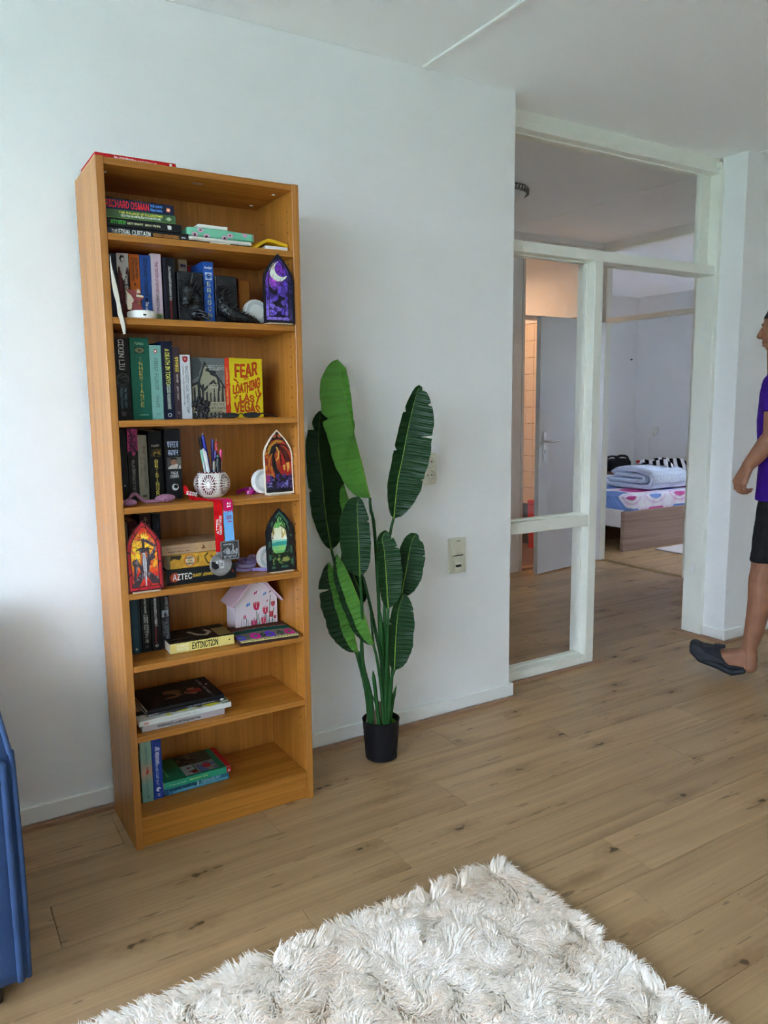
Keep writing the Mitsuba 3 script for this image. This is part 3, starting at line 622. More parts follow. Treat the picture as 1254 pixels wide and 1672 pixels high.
sv = np.c_[6.15 + .25 * g[:, 0] + .03 * np.sin(g[:, 1] * 7), 2.20 + .40 * g[:, 1] + .04 * np.sin(g[:, 0] * 6), z - .014 - .05 * np.clip(.35 - g[:, 1], 0, 1)]
i, j = np.meshgrid(np.arange(39), np.arange(29), indexing='ij'); q = np.stack([i * 30 + j, (i + 1) * 30 + j, (i + 1) * 30 + j + 1, i * 30 + j + 1], -1).reshape(-1, 4)
sf_ = np.vstack([q[:, [0, 1, 2]], q[:, [0, 2, 3]]]); N_ = len(sv)
add('fabric', (np.vstack([sv, sv - [0, 0, .012]]), np.vstack([sf_, sf_[:, ::-1] + N_])), 'stripe_cloth', st, smooth=True)
ns = thing('side_table', 'brown wooden side table beyond the bed in the bedroom corner', 'side table')
mat('brown_wood', (.20, .105, .06), .5, .35)
add('top', bx(7.05, 7.86, 3.68, 4.12, .455, .49, .003), 'brown_wood', ns)
add('body', bx(7.08, 7.84, 3.72, 4.10, .10, .455, .002), 'brown_wood', ns)
for x in (7.11, 7.81):
    for y in (3.75, 4.07): add('leg', bx(x - .02, x + .02, y - .02, y + .02, 0, .10, .002), 'brown_wood', ns)
bag = thing('handbag', 'black bag with looped handles standing on the brown side table', 'bag')
add('body', puff(pillow(7.10, 7.46, 3.78, 3.98, .508, .65, .05), .03, 12, 3), mat('black_cloth', (.010, .010, .012), .8, .2), bag, smooth=True)
add('handle', tube(smoothline([(7.16, 3.82, .61), (7.19, 3.80, .67), (7.28, 3.80, .695), (7.38, 3.80, .67), (7.42, 3.82, .60)], 6), .016, 8), 'black_cloth', bag, smooth=True)
add('handle', tube(smoothline([(7.16, 3.94, .61), (7.19, 3.95, .66), (7.28, 3.95, .68), (7.38, 3.95, .66), (7.42, 3.94, .60)], 6), .012, 8), 'black_cloth', bag, smooth=True)
po_ = thing('pouch', 'flat black pouch lying beside the jar on the side table', 'pouch')
add('body', puff(pillow(7.47, 7.66, 3.76, 3.92, .49, .545, .02), .01, 12, 5), 'black_cloth', po_, smooth=True)
jr = thing('jar', 'small glass jar with a red lid on the side table', 'jar')
add('glass', lathe([(0, 0), (.036, 0), (.038, .01), (.038, .085), (.03, .095), (0, .095)], 20, (7.71, 3.90, .49)), mat('jar_body', (.55, .42, .42), .2, .5), jr, smooth=40)
add('lid', lathe([(0, .095), (.034, .095), (.034, .118), (.032, .12), (0, .12)], 20, (7.71, 3.90, .49)), mat('red_plastic', (.55, .02, .018), .4, .4), jr, smooth=40)
ws = thing('bedroom_socket', 'white wall socket above the bed with a charger plugged in', 'socket')
add('housing', bx(7.872, 7.899, 3.765, 3.85, .935, 1.03, .006), 'white_plastic', ws)
add('charger', bx(7.835, 7.872, 3.79, 3.83, .915, .955, .004), 'white_plastic', ws)
cb_ = thing('charging_cable', 'thin white cable hanging from the bedroom socket', 'cable')
add('cord', tube(smoothline([(7.85, 3.80, .915), (7.87, 3.86, .90), (7.885, 3.90, .84), (7.885, 3.905, .74), (7.88, 3.88, .66), (7.87, 3.87, .58), (7.80, 3.86, .4925)], 8), .0025, 6), 'white_plastic', cb_, smooth=True)
nl = add('nail', rot(trimesh.creation.cylinder(.007, .03, sections=8), [1, 0, 0], 90).apply_translation([7.79, 4.14, 1.86]), 'dark_gap'); tag(nl, 'dark nail in the far bedroom wall', 'nail')
br = add('bedside_rug', bx(5.715, 6.9, 1.45, 2.0, 0.0005, .012, .004), mat('rug_white', (.62, .60, .60), .95, .1)); tag(br, 'flat white rug on the floor before the bed', 'rug')
rc = thing('red_container', 'narrow red plastic container standing behind the bathroom door', 'container')
add('body', trimesh.convex.convex_hull(np.array([(4.845 + dx * .6, 2.66 + dy, z) for z, k in ((.005, .8), (.40, 1), (.41, 1)) for dx in (-.05 * k, .05 * k) for dy in (-.06 * k, .06 * k)])), 'red_plastic', rc)
add('lid', bx(4.812, 4.878, 2.595, 2.725, .41, .45, .006), 'red_plastic', rc)
sc_ = thing('floor_scale', 'pale flat floor scale behind the side light at the wall', 'scale')
add('platform', bx(2.27, 2.50, .26, .50, .008, .03, .004), mat('scale_white', (.62, .66, .62), .3, .5), sc_)
add('dial', lathe([(0, 0), (.045, 0), (.045, .004), (.04, .005), (0, .004)], 28, (2.40, .36, .0298)), mat('scale_grey', (.12, .13, .13), .4, .4), sc_)
for x in (2.29, 2.48):
    for y in (.28, .48): add('foot', lathe([(0, 0), (.01, 0), (.01, .008), (0, .008)], 10, (x, y, 0.0002)), 'black_plastic', sc_)
# ------------------------------------------------------------------ person walking to the left at the right edge of the picture
import manifold3d as m3
MU, MF = np.array([.54282, -.83985, 0]), np.array([-.83985, -.54282, 0])   # to the right / towards the viewer, seen from the room
MO = np.array([3.44, -.4, 0.0])
def MP(q): return MO + MU * q[0] + MF * q[1] + np.array([0, 0, q[2]])
def ball(q, r): return m3.Manifold.sphere(r, 20).translate([float(x) for x in q])
def hull(*qr): return m3.Manifold.batch_hull([ball(q, r) for q, r in qr])
def chain(*qr): return [hull(qr[k], qr[k + 1]) for k in range(len(qr) - 1)]
def finish(parts, edge, it=12):
    m = m3.Manifold.batch_boolean(parts, m3.OpType.Add).refine_to_length(edge).to_mesh()
    t = trimesh.Trimesh(m.vert_properties[:, :3], m.tri_verts); trimesh.smoothing.filter_taubin(t, .5, .53, it); return t
def place(t):
    v = np.asarray(t.vertices); t = t.copy(); t.vertices = MO + v[:, :1] * MU + v[:, 1:2] * MF + v[:, 2:] * [0, 0, 1.0]
    t.invert() if np.linalg.det(np.array([MU, MF, [0, 0, 1.0]])) < 0 else None; return t
def sym(q, dd): return [(q[0], q[1] - dd, q[2]), (q[0], q[1] + dd, q[2])]
def slab(q, dd, r): return [(p, r) for p in sym(q, dd)]
def level(*lv): # hull between successive flattened cross sections (centre, half width along d, radius)
    return [m3.Manifold.batch_hull([ball(p, r) for c, dd, r in lv[k:k + 2] for p in sym(c, dd)]) for k in range(len(lv) - 1)]
TORSO = [((.128, 0, .88), .075, .105), ((.118, 0, 1.03), .07, .100), ((.108, 0, 1.25), .085, .105), ((.098, 0, 1.37), .10, .09), ((.088, 0, 1.44), .08, .06)]
body = level(*TORSO)
body += chain(((.085, 0, 1.44), .062), ((.072, 0, 1.53), .055), ((.07, 0, 1.60), .056))
# head, face to the left
body += [hull(((0.075, -.012, 1.688), .083), ((0.075, .012, 1.688), .083), ((0.095, 0, 1.68), .083)), hull(((0.053, -.01, 1.65), .066), ((0.053, .01, 1.65), .066), ((0.098, 0, 1.62), .06)),
         hull(((0.031, -.012, 1.592), .024), ((0.031, .012, 1.592), .024), ((0.068, -.04, 1.61), .026), ((0.068, .04, 1.61), .026), ((0.043, 0, 1.65), .05)),
         hull(((-0.009, 0, 1.672), .008), ((-0.021, 0, 1.640), .011), ((-0.001, -.012, 1.637), .010), ((-0.001, .012, 1.637), .010), ((0.008, 0, 1.68), .012)),
         hull(((0.003, -.014, 1.611), .0075), ((0.003, .014, 1.611), .0075), ((0.000, 0, 1.613), .008)), hull(((0.005, -.013, 1.600), .008), ((0.005, .013, 1.600), .008), ((0.003, 0, 1.599), .009)),
         hull(((-0.001, -.035, 1.690), .010), ((-0.004, 0, 1.692), .010), ((-0.001, .035, 1.690), .010))]
for s in (-1, 1): body.append(hull(((0.083, s * .083, 1.668), .012), ((0.095, s * .088, 1.660), .014), ((0.089, s * .083, 1.635), .010)))
# legs
HIPS = {1: (.115, .088, .87), -1: (.138, -.088, .87)}
body += chain((HIPS[1], .088), ((.082, .084, .70), .078), ((.054, .08, .55), .057), ((.046, .08, .50), .056), ((.046, .08, .38), .054), ((.028, .08, .25), .043), ((.011, .08, .155), .034), ((.016, .08, .10), .036))
body += [hull(((.018, .072, .068), .032), ((.018, .088, .068), .032), ((.011, .08, .15), .032)), hull(((.0, .08, .13), .03), ((-.14, .062, .093), .026), ((-.14, .10, .088), .024), ((.018, .08, .068), .032)), hull(((-.14, .062, .093), .026), ((-.14, .10, .088), .024), ((-.205, .065, .118), .018), ((-.195, .10, .112), .016))]
body += chain((HIPS[-1], .088), ((.155, -.086, .70), .078), ((.178, -.085, .52), .057), ((.20, -.085, .46), .055), ((.26, -.085, .35), .053), ((.32, -.085, .24), .042), ((.365, -.085, .165), .034))
body += [hull(((.385, -.078, .118), .031), ((.385, -.092, .118), .031), ((.365, -.085, .16), .032)), hull(((.345, -.085, .15), .03), ((.24, -.067, .06), .025), ((.24, -.105, .057), .023), ((.385, -.085, .115), .03)), hull(((.24, -.067, .06), .025), ((.24, -.105, .057), .023), ((.175, -.07, .047), .018), ((.185, -.105, .045), .016))]
# arms and hands
def hand(w, a, b, c):
    """w wrist, a along the hand, b from the index to the little finger, c out of the palm"""
    w, a, b, c = (np.array(v, float) for v in (w, a, b, c)); out = []
    kn = [w + a * L + b * t for L, t in ((.088, -.032), (.090, -.011), (.084, .010), (.076, .029))]
    out.append(m3.Manifold.batch_hull([ball(w + b * t, .015) for t in (-.017, .017)] + [ball(k, .0125) for k in kn]))
    out.append(hull((w + a * .02 - b * .022 + c * .008, .016), (w + a * .05 - b * .024 + c * .012, .013)))
    for k, (l1, l2, l3), r in zip(kn, ((.040, .024, .018), (.044, .028, .020), (.041, .026, .019), (.032, .020, .016)), (.0088, .009, .0086, .0075)):
        p = [k]
        for L, deg in ((l1, 35), (l2, 88), (l3, 125)):
            p.append(p[-1] + L * (a * math.cos(math.radians(deg)) + c * math.sin(math.radians(deg))))
        out += chain((p[0], r * 1.15), (p[1], r * 1.05), (p[2], r), (p[3], r * .85))
    t0 = w + a * .025 - b * .028 + c * .008
    out += chain((t0, .013), (t0 + a * .034 - b * .016 + c * .008, .011), (t0 + a * .062 - b * .016 + c * .016, .0098), (t0 + a * .084 - b * .010 + c * .022, .0085))
    return out
def unit(v): v = np.array(v, float); return v / np.linalg.norm(v)
body += chain(((.072, .165, 1.405), .056), ((.064, .195, 1.30), .048), ((.056, .205, 1.185), .041), ((.035, .20, 1.15), .043), ((-.005, .19, 1.09), .036), ((-.036, .18, 1.048), .028))
la = unit((-.36, -.05, -.93)); lb = unit(np.cross(la, (-.1, -1, .0))); lb = lb * np.sign(lb[0]); lc = unit((.72, -.62, -.28)); lc = unit(lc - la * (lc @ la)); lb = unit(np.cross(la, lc)); lb = lb if lb @ np.array([.6, .8, 0]) > 0 else -lb
hl_ = hand((-.038, .18, 1.045), la, lb, lc)
body += chain(((.088, -.165, 1.405), .056), ((.13, -.20, 1.30), .048), ((.19, -.21, 1.19), .041), ((.215, -.21, 1.14), .042), ((.26, -.20, 1.04), .034), ((.285, -.195, .975), .027))
hr_ = hand((.288, -.195, .968), unit((.15, .02, -.98)), unit((.98, .0, .15)), unit((-.1, 1, 0)))
def skin(p, n, uv):
    return mix(col('7d5542'), col('96694f'), fbm(p.x * 22, p.y * 22, p.z * 22, 3))
mat('skin', proc(skin), .55, .35)
pr = thing('person', 'person in a purple t-shirt, black shorts and black clogs walking left at the right edge', 'person')
fig = finish([*body, *hl_, *hr_], .0085, 10)
add('body', place(fig), 'skin', pr, smooth=True)
add('hair', place(finish([hull(((.079, -.014, 1.700), .087), ((.079, .014, 1.700), .087), ((.097, 0, 1.694), .089)) - m3.Manifold.cube([.24, .4, .3], True).translate([-.055, 0, 1.567]) - m3.Manifold.cube([.6, .6, .2], True).translate([0, 0, 1.540])], .01, 6)), mat('hair', proc(lambda p, n, uv: mix(col('15161b'), col('4a4d55'), smoothstep(.5, .8, fbm(p.x * 160, p.y * 160, p.z * 160, 2)))), .7, .3), pr, smooth=True)
mat('eye_white', (.75, .73, .70), .2, .5)
for s in (-1, 1):
    e = add('eye', place(trimesh.creation.icosphere(2, .011).apply_translation([.007, s * .031, 1.672])), 'eye_white', pr, smooth=True)
    add('iris', place(trimesh.creation.icosphere(2, .0055).apply_translation([.0005, s * .031, 1.672])), 'dark_gap', e, smooth=True)
mat('purple_cloth', proc(lambda p, n, uv: mix(col('2c1064'), col('3f1b86'), fbm(p.x * 14, p.y * 14, p.z * 14, 3))), .9, .15, sheen=.3)
big = [((c[0] - (.004 if k == 0 else 0), c[1], c[2] - (.02 if k == 0 else 0)), dd + .004, r + (.020 if k == 0 else .012)) for k, (c, dd, r) in enumerate(TORSO[:4])]
sh_ = level(*big) + [m3.Manifold.batch_hull([ball(p, r) for c, dd, r in ((( .098, 0, 1.37), .104, .10), ((.088, 0, 1.445), .085, .066)) for p in sym(c, dd)])]
cut = m3.Manifold.cube([1, 1, .30], True).translate([0, 0, .732])
slv = [hull(((.078, .145, 1.405), .075), ((.072, .165, 1.405), .074), ((.068, .195, 1.30), .068)) - m3.Manifold.cube([.4, .4, .2], True).translate([.06, .2, 1.193]),
       hull(((.088, -.145, 1.405), .075), ((.088, -.165, 1.405), .074), ((.13, -.20, 1.30), .068)) - m3.Manifold.cube([.4, .4, .2], True).rotate([0, -22, 0]).translate([.16, -.2, 1.20])]
shirt = m3.Manifold.batch_boolean(sh_ + slv, m3.OpType.Add) - cut - m3.Manifold.cylinder(.2, .068, .068, 24).translate([.080, 0, 1.44])
sm = finish([shirt], .012, 3); v = np.array(sm.vertices); v += sm.vertex_normals * (.012 * (meshkit.fbm(v * [9, 9, 5], 3, 2) - .5))[:, None]; sm.vertices = v
add('t_shirt', place(sm), 'purple_cloth', pr, smooth=40)
mat('black_shorts', proc(lambda p, n, uv: mix(col('0f0f10'), col('232325'), fbm(p.x * 30, p.y * 30, p.z * 30, 3))), .85, .2)
so_ = level(((.128, 0, .93), .078, .108), ((.128, 0, .85), .082, .112)) + [hull((HIPS[1], .100), ((.062, .082, .575), .078)), hull((HIPS[-1], .100), ((.176, -.086, .575), .078))]
shorts = m3.Manifold.batch_boolean(so_, m3.OpType.Add) - m3.Manifold.cube([1, 1, .2], True).translate([0, 0, .488]) - m3.Manifold.cube([1, 1, .2], True).translate([0, 0, 1.05])
sm = finish([shorts], .012, 3); v = np.array(sm.vertices); v += sm.vertex_normals * (.016 * (meshkit.fbm(v * [12, 12, 7], 3, 6) - .5))[:, None]; sm.vertices = v
add('shorts', place(sm), 'black_shorts', pr, smooth=40)
# backless foam clogs
mat('foam_black', proc(lambda p, n, uv: mix(col('15171c'), col('2a2d35'), fbm(p.x * 40, p.y * 40, p.z * 40, 3))), .6, .35)
def clog(d0, f, lab):
    P = lambda u, d, z: (f(u, z)[0], d0 + d, f(u, z)[1])
    sole = [m3.Manifold.batch_hull([ball(P(u, d, z), r) for u, z, w, r in seg for d in (-w, w)]) for seg in (
        [(-.012, .046, .030, .014), (-.060, .034, .034, .016)], [(-.060, .034, .034, .016), (-.135, .064, .036, .017)], [(-.135, .064, .036, .017), (-.20, .085, .035, .020)], [(-.20, .085, .035, .020), (-.232, .118, .022, .024)])]
    vamp = [m3.Manifold.batch_hull([ball(P(u, d, z), r) for u, z, w, r in seg for d in (-w, w)]) for seg in (
        [(-.105, .085, .042, .012), (-.135, .135, .018, .012), (-.20, .125, .034, .022), (-.19, .09, .042, .014)], [(-.20, .125, .034, .022), (-.232, .140, .020, .024), (-.232, .118, .024, .024), (-.19, .09, .040, .014)])]
    rim = [hull((P(-.012, -.028, .060), .008), (P(-.075, -.044, .062), .008)), hull((P(-.012, .028, .060), .008), (P(-.075, .044, .062), .008)), hull((P(-.075, .044, .062), .008), (P(-.118, .046, .095), .010)), hull((P(-.075, -.044, .062), .008), (P(-.118, -.046, .095), .010))]
    k = add('clog', place(finish([*sole, *vamp, *rim], .006, 8)), 'foam_black', pr, smooth=True)
    strap = [hull((P(-.118, -.03, .145), .005), (P(-.118, .03, .145), .005), (P(-.138, .02, .150), .006), (P(-.138, -.02, .150), .006), (P(-.098, .018, .150), .004), (P(-.098, -.018, .150), .004))]
    add('strap', place(finish(strap, .006, 3)), 'foam_black', k, smooth=True)
    add('rivet', place(trimesh.creation.icosphere(2, .007).apply_translation(P(-.112, .052, .082))), 'black_plastic', k, smooth=True)
    tag(k, lab)
clog(.08, lambda u, z: (u, z), 'black foam clog with its toe lifted')
# the other foot pushes off: the clog turned so that its toe bends down onto the floor
c_, s_ = math.cos(math.radians(30.6)), math.sin(math.radians(30.6))
clog(-.085, lambda u, z: (.385 + c_ * (u - .018) - s_ * (z - .068), .112 + s_ * (u - .018) + c_ * (z - .068)), 'black foam clog pushing off the floor')
# ------------------------------------------------------------------ books: helpers
import shapely as shp
def hexa(h): return np.array([int(h[k:k + 2], 16) for k in (0, 2, 4)], float)
def to_lin(c):
    c = np.clip(np.asarray(c, float) / 255, 0, 1); return np.where(c < .04045, c / 12.92, ((c + .055) / 1.055) ** 2.4)
def inp(u, v, pts): return shp.contains_xy(Polygon(pts).buffer(0), u, v)
def near(u, v, pts):
    p = np.asarray(pts, float); d = np.full(u.shape, 1e9)
    for a, b in zip(p[:-1], p[1:]):
        ab = b - a; t = np.clip(((u - a[0]) * ab[0] + (v - a[1]) * ab[1]) / max(ab @ ab, 1e-12), 0, 1)
        d = np.minimum(d, np.hypot(u - a[0] - t * ab[0], v - a[1] - t * ab[1]))
    return d
def over(c, m, h):
    m = np.asarray(m, float)[:, None]; return c * (1 - m) + (hexa(h) if isinstance(h, str) else h) * m
def cells(u, v, n, seed, asp=1.0):
    """distance to the leading between glass pieces and a random number per piece"""
    g = np.random.default_rng(seed); s = g.uniform(0, 1, (n, 2)) * [1, asp]
    d = np.hypot(u[:, None] - s[None, :, 0], v[:, None] - s[None, :, 1]); o = np.argsort(d, 1)[:, :2]; r = np.arange(len(u))
    return d[r, o[:, 1]] - d[r, o[:, 0]], g.uniform(0, 1, n)[o[:, 0]]
def fb(u, v, k, seed=0): return meshkit.fbm(np.stack([u * k, v * k, u * 0 + seed], 1), 3, seed)
def picture_mesh(W, H, fn, nx, ny, half=None):
    """a flat printed sheet W x H in the xy plane from the origin; half(t): its half width from foot to top, of W / 2"""
    t, s = np.meshgrid(np.linspace(0, 1, ny), np.linspace(-1, 1, nx), indexing='ij'); t, s = t.ravel(), s.ravel()
    w = s * (half(t) if half else 1.0); u = .5 + .5 * w
    v = np.stack([u * W, t * H, 0 * t], 1)
    i, j = np.meshgrid(np.arange(ny - 1), np.arange(nx - 1), indexing='ij'); q = np.stack([i * nx + j, i * nx + j + 1, (i + 1) * nx + j + 1, (i + 1) * nx + j], -1).reshape(-1, 4)
    return v, np.vstack([q[:, [0, 1, 2]], q[:, [0, 2, 3]]]), to_lin(fn(u, t))
GL = {'m': [[(.15, 1), (.15, .45), (.1, .2), (.25, .05), (.4, .25), (.3, .45), (.15, .4)], [(.3, .45), (.8, .35)], [(.8, 1), (.8, 0)]],
      'h': [[(.2, 1), (.6, .8), (.25, .6), (.6, .4), (.3, .1), (.7, 0)]], 'a': [[(.5, 1), (.5, 0)]],
      'p': [[(.2, .95), (.2, .4), (.5, .5), (.75, .2)], [(.75, 1), (.75, 0)], [(.3, .1), (.7, .25)]],
      's': [[(.2, 1), (.3, .6), (.6, .7), (.8, 1)], [(.5, .65), (.3, .3), (.6, .1), (.8, .3)], [(.8, 1), (.8, 0)]],
      'n': [[(.15, .55), (.3, .7), (.45, .5), (.8, .55)], [(.8, 1), (.8, 0)]],
      'k': [[(.5, 1), (.5, 0)], [(.5, .8), (.1, .4), (.5, .2)], [(.5, .75), (.9, .6), (.75, .35)]],
      'r': [[(.2, .5), (.8, 1), (.8, 0), (.2, .5)], [(.4, .1), (.45, .1)]]}
def bengali(s, h, w, depth=.0004, line=True, wt=.09):
    """Bengali-looking lettering hung from a head line, centred on the origin"""
    parts, x = [], 0.0
    for word in s.split(' '):
        x0 = x
        for c in word:
            for st_ in GL[c]: parts.append(LineString([(x + a * .8, b) for a, b in st_]).buffer(wt, 2))
            x += .45 if c == 'a' else .85
        if line: parts.append(LineString([(x0, 1), (x, 1)]).buffer(wt * .8, 1))
        x += .5
    m = extrude(unary_union(parts), depth); lo, hi = m.bounds
    m.apply_translation([-(lo[0] + hi[0]) / 2, -(lo[1] + hi[1]) / 2, 0]); m.apply_scale([w / (hi[0] - lo[0]), h / (hi[1] - lo[1]), 1]); return m
def deco(parent, F, items, off=.00005):
    """prints on a flat face F (matrix: ex, ey, outward normal): (kind, part name, ...)"""
    for n, it in enumerate(items):
        kind, name, *a = it; z = off + n * .00012
        turn = kind[0] == 'v'; k = kind[1:] if turn else kind
        R = np.eye(4)
        if turn: R[:3, 0], R[:3, 1] = [0, 1, 0], [-1, 0, 0]           # reads along the face's second axis
        if k in ('text', 'bengali'):
            s, h_, ca, cb, h, w, *bold = a
            m = text(s, h, w, bool(bold and bold[0]), .0003) if k == 'text' else bengali(s, h, w, .0003)
            R[:3, 3] = [ca, cb, z]; add(name, xf(m, F @ R), 'paint', parent, color=np.array(col(h_)))
        elif k == 'marks':
            wd, h_, ca, cb, h, w = a; m = bengali(wd, h, w, .0003, False, .07); R[:3, 3] = [ca, cb, z]; add(name, xf(m, F @ R), 'paint', parent, color=np.array(col(h_)))
        elif k == 'rect':
            h_, a0, a1, b0, b1 = a; add(name, xf(bx(a0, a1, b0, b1, z - .0001, z + .0002), F), 'paint', parent, color=np.array(col(h_)))
        elif k == 'geom':
            h_, g = a; m = move(extrude(g, .0003), (0, 0, z)); add(name, xf(m, F), 'paint', parent, color=np.array(col(h_)))
        elif k == 'pic':
            a0, a1, b0, b1, fn, nx, ny = a
            W, H = (b1 - b0, a1 - a0) if turn else (a1 - a0, b1 - b0)
            v, f, c = picture_mesh(W, H, fn, nx, ny)
            R[:3, 3] = [a1, b0, z] if turn else [a0, b0, z]
            M = F @ R; add(name, (v @ M[:3, :3].T + M[:3, 3], f), 'paint', parent, smooth=True, color=c)
def book(label, o, el, eu, eo, L, T_, D, cover, spine=None, pages='d9d0bd', hard=False, face=(), top=(), low=(), group=None, spine_color=None):
    """spine L long and T_ thick at o, reading along el with letters up along eu, seen from eo; the block is D deep"""
    b = thing('book', label, 'book', group)
    el, eu, eo = (unit(v) for v in (el, eu, eo)); F = frame(o, el, eu, eo)
    c, m = (.0024, .003) if hard else (.0007, .0008)
    add('cover', xf(cat(bx(0, L, 0, c, -D, 0, .0004), bx(0, L, T_ - c, T_, -D, 0, .0004)), F), 'paint', b, color=np.array(col(cover)))
    sp = bx(0, L, 0, T_, -c, 0, .0005) if not hard else xf(bx(0, L, .0006, T_ - .0006, -c, .0012, .0011), np.eye(4))
    add('spine', xf(sp, F), 'paint', b, color=np.array(col(spine_color or cover)))
    add('pages', xf(bx(m, L - m, c, T_ - c, -D + m, -c), F), 'paint', b, color=np.array(col(pages)))
    S = frame(np.array(o) + eo * (.0012 if hard else 0), el, eu, eo); deco(b, S, face)
    deco(b, frame(np.array(o) + eu * T_, el, -eo, eu), top)
    deco(b, frame(np.array(o), el, eo, -eu), low)               # lower face: second axis towards the spine
    return b
X_, Y_, Z_ = np.eye(3)
def upright(label, x0, w, z, h, y, D, cover, face, lean=0.0, **k):
    """spine towards the room; lean in degrees, to the right when positive"""
    r = math.radians(lean); up = np.array([math.sin(r), 0, math.cos(r)]); rt_ = np.array([math.cos(r), 0, -math.sin(r)])
    base = np.array([x0, y, z + (w * math.sin(r) if r > 0 else 0) + .0003])
    return book(label, base + up * h, -up, rt_, -Y_, h, w, D, cover, face=face, **k)
def lying(label, x0, y, z, L, T_, D, cover, face, yaw=0.0, **k):
    r = math.radians(yaw); ex = np.array([math.cos(r), math.sin(r), 0]); ey = np.array([-math.sin(r), math.cos(r), 0])
    return book(label, np.array([x0, y, z + .0003]), ex, Z_, -ey, L, T_, D, cover, face=face, **k)
# ------------------------------------------------------------------ the top of the bookcase and the first shelf
lying('thin red hardback lying on top of the bookcase', .493, -.300, 2.0222, .224, .016, .20, 'b8161c', [('text', 'title', 'My First Month', 'f2e6e2', .078, .0085, .0062, .052, 1), ('text', 'subtitle', 'all you need to know and note', 'e8c9c4', .138, .008, .0036, .062, 1), ('rect', 'emblem', 'efe9e4', .205, .212, .004, .013)], hard=True)
G1 = 'paperbacks lying stacked on the first shelf'
z = SH[1]
lying('black paperback with white and orange capitals, lowest of the stack on the first shelf', .512, -.302, z, .232, .0235, .15, '0d1016', [('rect', 'picture', '27324a', 0, .018, .0015, .022),
    ('text', 'title', 'THE', 'd8d8d6', .022, .0118, .009, .017, 1), ('text', 'title', 'FINAL CURTAIN', 'e6e6e2', .077, .0118, .013, .088, 1), ('text', 'author', 'KEIGO HIGASHINO', 'c9823c', .167, .0118, .0085, .075, 1), ('text', 'emblem', 'aw', 'c8c8c8', .217, .0125, .006, .013, 1)], group=G1)
lying('black paperback with green Bengali lettering, second from the bottom of its stack', .511, -.304, z + .0242, .213, .0225, .145, '101214', [('bengali', 'title', 'mha psan', '4fae46', .034, .0118, .011, .042), ('bengali', 'author', 'krna snkhn', 'd3d3a8', .080, .0112, .006, .044), ('bengali', 'author', 'mkra nsakr', 'c4c49c', .130, .0108, .006, .044), ('rect', 'emblem', 'd8d8d8', .172, .183, .006, .017)], group=G1)
lying('green paperback with yellow lettering between two darker spines', .512, -.303, z + .0474, .196, .0235, .13, '3f5c3a', [('text', 'title', 'THE PALACE of ILLUSIONS', 'd6cf5a', .097, .0162, .0062, .124, 1), ('text', 'author', 'CHITRA BANERJEE DIVAKARUNI', 'dfe3d6', .097, .0082, .0052, .112, 1), ('geom', 'emblem', '9fb58c', unary_union([Point(.176, .0118).buffer(.0055, 4), LineString([(.168, .0118), (.184, .0118)]).buffer(.0012)])), ('rect', 'band', '6f9a4a', 0, .196, 0.0006, .0016)], group=G1)
lying('dark blue paperback with tall red capitals, topmost of the stack', .512, -.301, z + .0716, .192, .0275, .13, '151a3a', [('text', 'author', 'RICHARD OSMAN', 'd8202c', .062, .0138, .0185, .118, 1), ('text', 'title', 'We Solve', '4f8fe0', .142, .0195, .0072, .034, 1), ('text', 'title', 'Murders', '4f8fe0', .142, .0085, .0072, .034, 1), ('geom', 'emblem', 'd8744a', Point(.176, .013).buffer(.0062, 6)), ('geom', 'emblem', 'f0e6dc', shapely.affinity.scale(Point(.176, .013).buffer(.004, 5), 1, .55))], group=G1)
def magazine(u, v):
    c = np.tile(hexa('cfc8c0'), (len(u), 1)); c = over(c, fb(u, v, 9, 3) > .56, '1c1c1e'); c = over(c, (u > .8) & (np.sin(v * 60) > .2), '2a2a2c'); c = over(c, np.hypot(u - .78, (v - .5)) < .08, '8a1f24'); return c
k = thing('leaflet', 'curled black and white leaflet on top of the stacked paperbacks', 'leaflet')
v, f, c = picture_mesh(.15, .11, magazine, 40, 30)
v = np.c_[.52 + v[:, 0], -.285 + v[:, 1], z + .1002 + .022 * (v[:, 0] / .15) ** 2 * (v[:, 1] / .11) + .004]; 
add('sheet', (np.vstack([v, v - [0, 0, .0012]]), np.vstack([f, f[:, ::-1] + len(v)])), 'paint', k, smooth=True, color=np.vstack([c, c * .8]))
# mint pouch on a pale tablet
tb = thing('tablet', 'pale flat tablet with dark ends under the mint green pouch', 'tablet')
add('frame', rot(bx(.742, .942, -.302, -.165, z + .0095, z + .0205, .004), [0, 0, 1], 2, (.84, -.23, 0)), 'paint', tb, color=np.array(col('e4e2d8')))
for x in (.748, .874): add('foot', bx(x, x + .062, -.298, -.17, z + .0004, z + .0095, .001), 'black_plastic', tb)
add('centre_foot', bx(.811, .873, -.299, -.17, z + .0004, z + .0095, .001), 'paint', tb, color=np.array(col('dcdacb')))
pc = thing('pencil_case', 'mint green pouch with purple dots and kittens lying on the pale tablet', 'pencil case')
pm = puff(rot(pillow(.738, .952, -.30, -.18, z + .0215, z + .0480, .007), [0, 0, 1], 2, (.84, -.23, 0)), .006, 14, 4)
def mint(p, n, uv):
    d, d2, w = voronoi(p.x * 30, (p.z + p.y * .5) * 45)
    base = mix(col('7fc7a8'), col('6bb598'), fbm(p.x * 20, p.y * 20, p.z * 20, 2))
    dot = 1 - smoothstep(.26, .30, d)
    c = mix(base, mix(col('7a5a9e'), col('d3a8bf'), smoothstep(.4, .5, w)), dot * smoothstep(.35, .4, w))
    return mix(c, col('3a2438'), (1 - smoothstep(.08, .12, d)) * smoothstep(.7, .72, w))
mat('mint_print', proc(mint), .7, .2)
add('body', pm, 'mint_print', pc, smooth=True)
